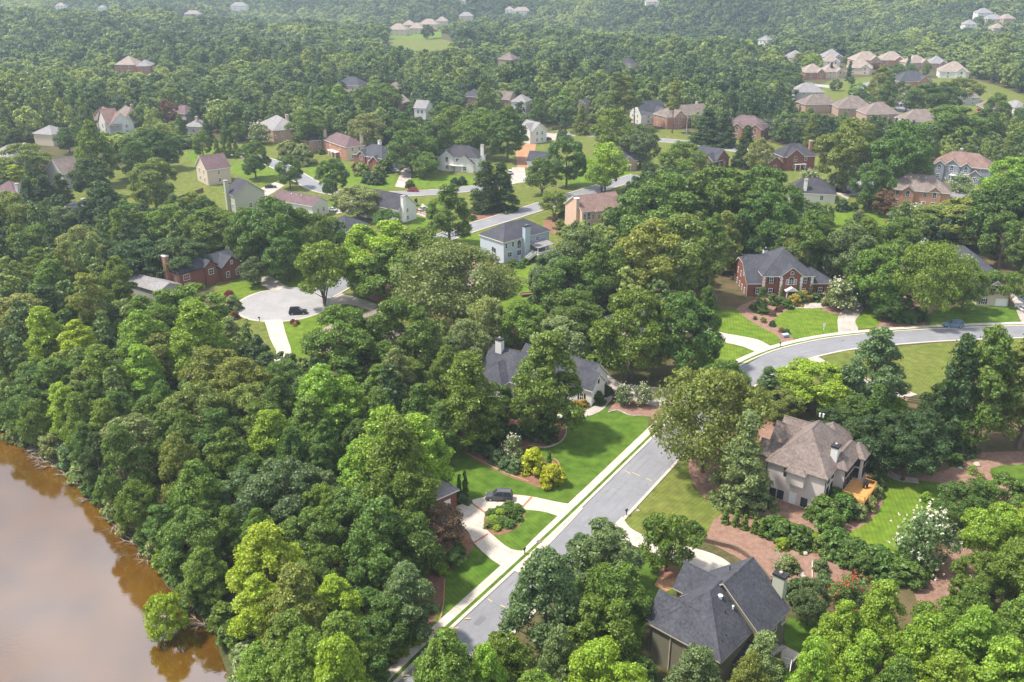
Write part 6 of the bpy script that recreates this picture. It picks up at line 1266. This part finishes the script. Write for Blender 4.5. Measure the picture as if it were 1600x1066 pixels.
car('sedan', 'white', 372, 416, 175, 'white car beside the orange brick chimney house'); car('sedan', 'black', 423, 294, 12, 'black car on the drive of the khaki gabled house'); car('sedan', 'red', 645, 299.5, 176, 'red car parked in the street in front of the black roofed house')
car('sedan', 'white', 616, 269, 160, 'white car on the driveway of the brick fronted house'); car('sedan', 'silver', 661, 329, 60, 'silver car beside the black roofed white house'); car('sedan', 'white', 519, 330, 150, 'white car beside the maroon roofed cream house')
car('pickup', 'white', 641, 268, 5, 'white pickup at the head of the driveway near the white gabled house', 'pickup'); car('suv', 'white', 797, 272, 90, 'white vehicle left of the low white garage house')
car('sedan', 'navy', 855, 219, 178, 'dark blue car on the far street beyond the red clay bank'); car('sedan', 'silver', 1073, 208, 30, 'silver car in front of the long brick house'); car('sedan', 'black', 1007, 271, 80, 'dark car beside the tan gabled small house')
car('sedan', 'white', 1400, 118, 20, 'white car in the estate court at the upper right', z=.2); car('sedan', 'black', 1324, 127, 10, 'dark car by the cypress in the estate', z=.2)
# ------------------------------------------------------------------ street furniture
def mailbox(px, py, yaw, label, dark=True, z=.12):
    x, y = at(px, py); r = empty('mailbox', (x, y, z), R(yaw)); tag(r, label, 'mailbox', 'mailboxes'); mt = M['black'] if dark else M['white']
    p = MB(); p.box(-.06, -.06, 0, .06, .06, 1.2); p.build('post', mt, r); a = MB(); a.box(-.3, -.05, .85, .06, .05, .93); a.build('arm', mt, r)
    b = MB(); pts = [(-.13, 0), (.13, 0), (.13, .16), (.08, .25), (0, .28), (-.08, .25), (-.13, .16)]; b.solid([(-.38, u, 1.0 + v) for u, v in pts] + [(.18, u, 1.0 + v) for u, v in pts], [tuple(range(7)), tuple(range(13, 6, -1))] + [(i, 7 + i, 7 + (i + 1) % 7, (i + 1) % 7) for i in range(7)]); b.build('box', mt, r)
    f = MB(); f.box(-.1, .14, 1.12, -.06, .16, 1.34); f.build('flag', M['w_brick'], r)
mailbox(820, 867, 60, 'black mailbox on the verge by the foot of the circular driveway'); mailbox(979, 806, 50, 'black mailbox where the lower driveway leaves the street'); mailbox(1219, 543, 40, 'black mailbox beside the drive branch on the bend'); mailbox(406, 503, 0, 'black mailbox at the rim of the turning circle')
x, y = at(1287, 516); r = empty('signpost', (x, y, .03)); tag(r, 'white signpost with a pale round top standing on the bright lawn', 'signpost'); p = MB(); p.box(-.08, -.08, 0, .08, .08, 1.0); p.build('post', M['white'], r); p = MB(); p.box(-.3, -.03, .9, .3, .03, 1.9); p.build('board', M['white'], r)
x, y = at(1227, 527); r = empty('utility_box', (x, y, .05), R(20)); tag(r, 'green grey utility box among shrubs beside the kerb', 'utility box'); p = MB(); p.box(-.8, -.5, 0, .8, .5, .7); p.build('body', M['w_grey'], r); p = MB(); p.solid([(-.85, -.55, .7), (.85, -.55, .7), (.85, .55, .7), (-.85, .55, .7), (-.7, -.35, .95), (.7, -.35, .95), (.7, .35, .95), (-.7, .35, .95)], [(0, 1, 5, 4), (1, 2, 6, 5), (2, 3, 7, 6), (3, 0, 4, 7), (4, 5, 6, 7), (3, 2, 1, 0)]); p.build('lid', M['w_blue'], r)
x, y = at(842.7, 847.7); p = MB(); p.tube([(0, 0, 0), (0, 0, .02)], [.5, .5], 20); o = p.build('manhole_cover', mat('cast_iron', (.16, .12, .11), .7, .4, var=.3, vscale=9), None, (x, y, .175)); tag(o, 'round rusty manhole cover set in the pavement', 'manhole')
x, y = at(1340, 766, 2.6)
r = empty('barbecue_grill', (*H1.w(15.2, 9.0), 2.6), R(20)); tag(r, 'black barbecue grill standing on the orange deck', 'grill'); p = MB(); p.box(-.4, -.3, .75, .4, .3, 1.0); p.build('firebox', M['black'], r)
p = MB(); p.solid([(-.4, -.3, 1.0), (.4, -.3, 1.0), (.4, .3, 1.0), (-.4, .3, 1.0), (-.38, -.12, 1.28), (.38, -.12, 1.28), (.38, .15, 1.28), (-.38, .15, 1.28)], [(0, 1, 5, 4), (1, 2, 6, 5), (2, 3, 7, 6), (3, 0, 4, 7), (4, 5, 6, 7)]); p.build('lid', M['black'], r)
for sx in (-1, 1): p = MB(); p.box(sx * .35 - .03, -.25, 0, sx * .35 + .03, .25, .75); p.build('leg', M['black'], r)
for sx in (-1, 1): p = MB(); p.box(sx * .6 - .2, -.25, .95, sx * .6 + .2, .25, 1.0); p.build('side_shelf', M['black'], r)
# power poles with cross arms and wires
def pole(px, py, Hm, label, far=0):
    x, y = at(px, py); r = empty('power_pole', (x, y, 0)); tag(r, label, 'power pole', 'power poles along the far street'); p = MB(); p.tube([(0, 0, -.3), (0, 0, Hm)], [.2, .13], 8); p.build('pole', M['stone'], r)
    for k, zz in enumerate((Hm - .6, Hm - 1.8)): a = MB(); a.box(-1.3, -.08, zz, 1.3, .08, zz + .14); a.build('cross_arm', M['wood'], r)
    t_ = MB(); t_.tube([(.35, 0, Hm - 3.4), (.35, 0, Hm - 2.3)], [.25, .25], 8); t_.build('transformer', M['w_grey2'], r); return (x, y, Hm)
ps = [pole(1072, 214, 13, 'pale power pole in front of the long brick house'), pole(1259, 228, 14, 'power pole with insulators above the brick house with red chimney'), pole(989, 208, 13, 'power pole beside the pines left of the grey roofed house'), pole(617, 150, 14, 'thin power pole in the wood beside the brown roofed brick house'), pole(692, 156, 14, 'thin dark power pole deeper in the wood right of the other')]
ps[3] = ps[3]; wires = [(ps[2], ps[0]), (ps[0], ps[1]), (ps[3], ps[4])]
for k, (a, b_) in enumerate(wires):
    m = MB()
    for dz_ in (-.4, -1.0, -1.7, -2.6):
        n = 12; pts = []
        for i in range(n + 1): t_ = i / n; pts.append((a[0] + (b_[0] - a[0]) * t_, a[1] + (b_[1] - a[1]) * t_, a[2] + (b_[2] - a[2]) * t_ + dz_ - 6 * t_ * (1 - t_)))
        m.tube(pts, [.055] * (n + 1), 4)
    o = m.build('power_line', M['w_grey2']); tag(o, ['four slack power wires left of the pale pole', 'four slack power wires running right above the trees', 'faint power wires crossing the wood at the upper centre'][k], 'power line')
# fences -------------------------------------------------------------------
def fence(px, label, mt='wood', rails=3, hgt=1.3, sp=2.6, world=False, solid=False):
    pts = px if world else [at(a, b_) for a, b_ in px]; r = empty('fence', (pts[0][0], pts[0][1], 0)); tag(r, label, 'fence', 'yard fences'); ox, oy = pts[0]
    pm = MB(); pm.box(-.08, -.08, -.2, .08, .08, hgt + .12); pme = pm.mesh('post', M[mt]); first = True
    for a, b_ in zip(pts[:-1], pts[1:]):
        L = math.dist(a, b_); n = max(1, round(L / sp)); an = math.atan2(b_[1] - a[1], b_[0] - a[0]); rm_ = MB(); s_ = L / n
        rm_.box(0, -.03, -.08, s_, .03, .08); rme = rm_.mesh('rail', M[mt])
        if solid: bm_ = MB(); bm_.box(0, -.02, .05, s_, .02, hgt); bme = bm_.mesh('board_panel', M[mt])
        for i in range(n + 1):
            x = a[0] + (b_[0] - a[0]) * i / n - ox; y = a[1] + (b_[1] - a[1]) * i / n - oy; meshobj('post', pme, r, (x, y, 0))
            if i < n:
                for k in range(rails): meshobj('rail', rme, r, (x, y, .3 + (hgt - .3) * k / max(1, rails - 1)), an)
                if solid: meshobj('board_panel', bme, r, (x, y, 0), an)
fence([(800, 437), (822, 443), (850, 461), (862, 478)], 'dark three rail fence between the two bright back lawns'); fence([(1316, 655), (1372, 648), (1412, 628), (1440, 632)], 'dark rail fence running through shrubs behind the taupe house')
fence([(1500, 728), (1530, 750), (1560, 778)], 'low dark rail fence beside the small lawn at the right'); fence([(1352, 950), (1378, 972), (1400, 985)], 'dark rail fence in the mulch bottom right', rails=3); fence([(928, 570), (946, 556), (958, 560)], 'brown rail fence behind the low white house', 'wood_y')
fence([(985, 1000 - 430), (1010, 566)], 'short timber rail fence by the shaded drive', 'wood_y'); fence([(268, 318), (300, 306), (318, 300)], 'dark board fence of the beige house yard', 'wood', 2, 1.6, 2.4, solid=True)
fence([(1213, 812), (1222, 820), (1232, 826)], 'weathered steps rail beside the taupe house corner', 'wood'); fence([(640, 336), (652, 332), (668, 338)], 'brown rail fence behind the black roofed house', 'wood_r'); fence([(862, 204), (900, 200), (940, 201)], 'dark fence behind the far street', 'wood', 2, 1.5, solid=True)
fence([(552, 452), (570, 444), (600, 436)], 'pale rail fence above the orange clay bank', 'white', 2, 1.1); fence([(672, 492), (690, 500), (712, 515)], 'dark rail fence below the clay patch under the wide tree')
fence([(1395, 208), (1440, 206), (1490, 200)], 'grey board fence of the estate along the cypress row', 'w_grey2', 2, 1.8, 3, solid=True); fence([(1240, 128), (1260, 134), (1300, 138)], 'white board fence below the orange brick house of the estate', 'white', 2, 1.8, 3, solid=True)
# timbers, planter, stones, dead wood
def wall_line(px, name, label, mt, hgt, th, z=0.0, cat='wall'):
    cl = smooth([at(a, b_) for a, b_ in px], 4, False); m = MB(); A = offset_line(cl, -th / 2); B_ = offset_line(cl, th / 2); n = len(cl); vs = []
    for p, q in zip(A, B_): vs += [(p[0], p[1], z), (q[0], q[1], z), (q[0], q[1], z + hgt), (p[0], p[1], z + hgt)]
    fs = [(0, 3, 2, 1), (4 * n - 4, 4 * n - 3, 4 * n - 2, 4 * n - 1)]
    for i in range(n - 1): a = 4 * i; b_ = a + 4; fs += [(a + 2, a + 3, b_ + 3, b_ + 2), (a + 1, a + 2, b_ + 2, b_ + 1), (a, b_, b_ + 3, a + 3)]
    m.solid(vs, fs); o = m.build(name, M[mt]); tag(o, label, cat)
wall_line([(1098, 846), (1125, 853), (1150, 860), (1178, 880), (1196, 900), (1205, 912)], 'retaining_wall', 'low dark timber retaining wall along the mulch slope above the slate roofed house', 'wood', .8, .3)
wall_line([(730, 709), (758, 724), (792, 741), (826, 753)], 'bed_edging', 'pale edging along the lower rim of the shrub bed', 'wood_y', .2, .15); wall_line([(884, 662), (884, 680), (873, 693), (851, 700), (826, 697)], 'bed_edging', 'curved stone edging round the tall tree on the lawn', 'stone', .22, .2)
wall_line([(865, 718), (871, 722), (876, 737)], 'bed_edging', 'short curved brick edging beside the golden shrub', 'w_brick2', .25, .25); wall_line([(950, 645), (965, 642), (985, 650), (1003, 650)], 'bed_edging', 'pale rock edging below the white blossom shrubs', 'stone', .22, .25)
wall_line([(640, 1044), (668, 1010), (690, 960), (695, 905)], 'bed_edging', 'long curved brick edging of the lawn beside the pavement', 'w_brick2', .12, .2); wall_line([(1348, 992), (1366, 1000), (1376, 1006)], 'retaining_wall', 'short timber beam low at the bottom right', 'wood_y', .5, .4)
wall_line([(1416, 474), (1455, 478), (1495, 478)], 'bed_edging', 'dark timber edging under the big round tree near the tan house', 'wood', .2, .2); wall_line([(1269, 878), (1269, 905)], 'garden_post_row', 'upright pale timber edging in the mulch bed', 'stone', .25, .2)
x, y = at(826, 462); r = empty('planter_box', (x, y, 0), R(20)); tag(r, 'dark timber planter box on the bright back lawn', 'planter')
for (a, b_, c_, d_) in ((-2.3, -.9, 2.3, -.75), (-2.3, .75, 2.3, .9), (-2.3, -.75, -2.15, .75), (2.15, -.75, 2.3, .75)): p = MB(); p.box(a, b_, 0, c_, d_, .8); p.build('plank', M['wood'], r)
p = MB(); p.box(-2.14, -.74, 0, 2.14, .74, .6); p.build('soil', M['mulch_r'], r)
srng = random.Random(8)
def rock(px, py, s, label=None, mt='stone', i=0):
    x, y = at(px, py); m = MB(); n = 7; rings = []
    for k, (zz, rr) in enumerate(((-.1, .9), (.35, 1.0), (.75, .6))): rings.append([(s * rr * math.cos(6.283 * j / n) * srng.uniform(.75, 1.15), s * rr * math.sin(6.283 * j / n) * srng.uniform(.75, 1.15), s * zz) for j in range(n)])
    fs = [tuple(range(n)), tuple(range(3 * n - 1, 2 * n - 1, -1))] + [(k * n + j, k * n + (j + 1) % n, (k + 1) * n + (j + 1) % n, (k + 1) * n + j) for k in range(2) for j in range(n)]
    m.solid([v for r_ in rings for v in r_], fs); o = m.build('rock', M[mt], None, (x, y, .03), srng.uniform(0, 6)); return o
for i, (px, py) in enumerate([(778, 500), (783, 504), (788, 502), (793, 506), (785, 509), (797, 502), (790, 498), (780, 508)]): o = rock(px, py, srng.uniform(.6, 1.1), mt='white'); tag(o, ['largest', 'left', 'middle', 'upper', 'right front', 'lower', 'far right', 'back', ][i] + ' pale cut stone in the pile on the bare clay', 'rock', 'pile of cut stones')
for i, (px, py, s) in enumerate([(1258, 866, .5), (1230, 888, .6), (1235, 891, .4), (1252, 899, .6), (1256, 903, .45), (1392, 716, .6), (1398, 722, .5), (1375, 724, .6), (1500, 733, .5), (1526, 727, .7), (993, 795, .3), (997, 799, .35), (1015, 812, .2), (1404, 728, .4), (1240, 893, .3)]): o = rock(px, py, s); tag(o, ('pale garden rock on the mulch by the bare shrub' if 1200 < px < 1300 else 'pale garden rock beside the curved path behind the taupe house' if 1370 < px < 1410 else 'pale garden rock on the olive lawn by the street' if px < 1020 else 'pale garden rock by the low fence at the right') + (', the ' + ['upper left', 'lower left', 'small left', 'lower', 'lowest', 'upper', 'middle', 'left', 'left', 'right', 'upper', 'middle', 'lowest', 'right', 'small'][i] + ' one'), 'rock', 'garden rocks')
def branchy(px, py, n, L, label, z=0.0, up=.5, mt='dead', seed=1, name='bare_shrub', cat='shrub', grp=None):
    rg = random.Random(seed); x, y = at(px, py, z); m = MB()
    for k in range(n):
        a = rg.uniform(0, 6.28); l = L * rg.uniform(.6, 1.1); u = up * rg.uniform(.5, 1.3); p0 = (0, 0, -.1); p1 = (math.cos(a) * l * .4, math.sin(a) * l * .4, l * u * .5); p2 = (math.cos(a + .3) * l, math.sin(a + .3) * l, l * u)
        m.tube([p0, p1, p2], [.09, .06, .02], 4)
        for j in range(3): a2 = a + rg.uniform(-.9, .9); m.tube([p1, (p1[0] + math.cos(a2) * l * .5, p1[1] + math.sin(a2) * l * .5, p1[2] + l * u * .4)], [.045, .012], 4)
    o = m.build(name, M[mt], None, (x, y, z)); tag(o, label, cat, grp)
branchy(1221, 880, 12, 3.2, 'leafless pale grey shrub spreading over the mulch', seed=3)
DW = 'driftwood along the lake shore'
for i, (px, py, L) in enumerate([(38, 704, 3), (60, 716, 3.5), (80, 728, 3), (100, 742, 3.2), (186, 818, 4), (196, 832, 3), (220, 860, 4.2), (236, 872, 3.4), (330, 985, 4.5), (318, 975, 3.5), (70, 722, 3), (205, 846, 3), (50, 708, 2.6), (120, 756, 3), (140, 780, 3)]):
    branchy(px, py, 6, L, ['pale', 'grey', 'thin', 'longer', 'broad', 'low', 'heavy', 'crooked', 'lowest', 'leaning', 'twiggy', 'small', 'topmost', 'short', 'bent'][i] + ' bare branch tangle at the lake shore, ' + ['first', 'third', 'fifth', 'sixth', 'ninth', 'tenth', 'twelfth', 'thirteenth', 'fifteenth', 'fourteenth', 'fourth', 'eleventh', 'second', 'seventh', 'eighth'][i] + ' from the top', -1.1, .22, seed=20 + i, name='fallen_branch', cat='branch', grp=DW)
# low bushes along the bank
for i, (px, py, wp, c) in enumerate([(20, 680, 40, 'g'), (48, 694, 36, 'b'), (78, 708, 44, 'g'), (105, 724, 44, 'b'), (130, 742, 50, 'g'), (150, 765, 44, 'd'), (175, 800, 40, 'g'), (205, 825, 44, 'g'), (232, 850, 50, 'd'), (262, 880, 56, 'm'), (280, 905, 50, 'd'), (315, 940, 60, 'd'), (345, 975, 50, 'm'), (368, 1010, 60, 'd'), (385, 1055, 70, 'g'), (5, 660, 40, 'd'), (160, 780, 40, 'd'), (248, 862, 44, 'g')]):
    x, y = at(px + 6, py, -.4); d = proj(x, y, 1)[2]; Dm = wp * d / FPX; add_tree('S', x, y, Dm * .75, Dm, c)
# ------------------------------------------------------------------ air
hz = MB(); hz.box(-2900, 10, -75, 2900, 4400, 96); 
hm = bpy.data.materials.new('haze'); hm.use_nodes = True; t = hm.node_tree; t.nodes.clear(); o_ = N(t, 'ShaderNodeOutputMaterial'); pv = N(t, 'ShaderNodeVolumePrincipled'); pv.inputs['Color'].default_value = (.74, .87, 1.0, 1); pv.inputs['Density'].default_value = .00018; pv.inputs['Anisotropy'].default_value = .3
t.links.new(pv.outputs[0], o_.inputs['Volume'])
hz.v = [(x, (-60 if y == 10 else y), z) for x, y, z in hz.v]
ho = hz.build('haze', hm); tag(ho, kind='stuff'); ho['label'] = 'thin pale summer haze over the whole neighbourhood'
# ------------------------------------------------------------------ labels for trees and shrubs
LANDS = [('blue house', 803, 375), ('quoined brick house', 1225, 430), ('taupe stucco house', 1270, 730), ('peach house', 925, 325), ('tall chimney brick house', 305, 415),
 ('turning circle', 444, 475), ('low white house', 930, 600), ('circular driveway', 790, 815), ('olive sided house', 1120, 950), ('right hand tan house', 1510, 420), ('salmon brick house', 1437, 300),
 ('blue grey gabled house', 1503, 255), ('long red brick house', 1090, 178), ('white twin gabled house', 715, 250), ('khaki gabled house', 385, 310), ('black roofed white house', 600, 312), ('beige gabled house', 333, 270),
 ('maroon roofed cream house', 465, 305), ('dark hipped white house', 1268, 295), ('red chimney house', 1245, 245), ('timber deck', 1340, 765), ('muddy lake shore', 180, 800), ('lower lake corner', 330, 1000),
 ('parked blue car', 1490, 508), ('parked grey SUV', 780, 778), ('gabled white house', 170, 190), ('beige brick house', 80, 210), ('pale metal roof', 283, 560), ('left picture edge', 0, 450), ('right picture edge', 1600, 600),
 ('black mailbox', 977, 805), ('estate', 1400, 130), ('far meadow', 650, 70), ('central dark grove', 1120, 340), ('bare shrub', 1222, 878), ('yard rail fence', 840, 450), ('cut stone pile', 785, 505),
 ('white signpost', 1287, 512), ('bottom picture edge', 800, 1066), ('hidden brick house', 660, 850), ('bottom right corner', 1600, 1066), ('vertical side street', 1345, 285), ('pine side brick house', 1165, 195), ('small tan house', 978, 250), ('brick fronted house row', 520, 225), ('slate roof above the wood', 545, 125)]
def nearest(px, py):
    b_ = min(LANDS, key=lambda l: (l[1] - px) ** 2 + ((l[2] - py) * 1.3) ** 2); dx, dy = px - b_[1], (py - b_[2]) * 1.3
    if abs(dx) > abs(dy): d = 'right of' if dx > 0 else 'left of'
    else: d = 'in front of' if dy > 0 else 'beyond'
    if 'edge' in b_[0] or 'corner' in b_[0]: d = 'near'
    return d + ' the ' + b_[0], math.hypot(dx, dy)
ORD = ['', 'second nearest ', 'third nearest ', 'fourth nearest ', 'fifth nearest ', 'sixth nearest ', 'seventh nearest ', 'eighth nearest ', 'ninth nearest ', 'tenth nearest ', 'eleventh nearest ', 'twelfth nearest ', 'thirteenth nearest ', 'fourteenth nearest ', 'fifteenth nearest ', 'sixteenth nearest ']
buck = {}
for r, lab, px, py, K in REC:
    w_, ds = nearest(px, py); buck.setdefault((lab, w_), []).append((ds, r, K))
GRP = {'broadleaf_tree': 'broadleaf trees of the wooded neighbourhood', 'pine_tree': 'pine trees', 'conifer_tree': 'conical evergreen trees', 'spreading_tree': 'open spreading yard trees', 'crape_myrtle': 'crape myrtles', 'columnar_evergreen': 'narrow columnar evergreens', 'shrub': 'garden shrubs'}
for (lab, w_), L_2 in buck.items():
    L_2.sort(key=lambda q: q[0])
    for i, (ds, r, K) in enumerate(L_2):
        od = ORD[i] if i < len(ORD) else 'outlying '
        if i == 0 and len(L_2) > 1: od = 'nearest '
        tag(r, ' '.join((od + lab + ' ' + w_).split()[:16]), K['cat'], GRP[K['nm']])
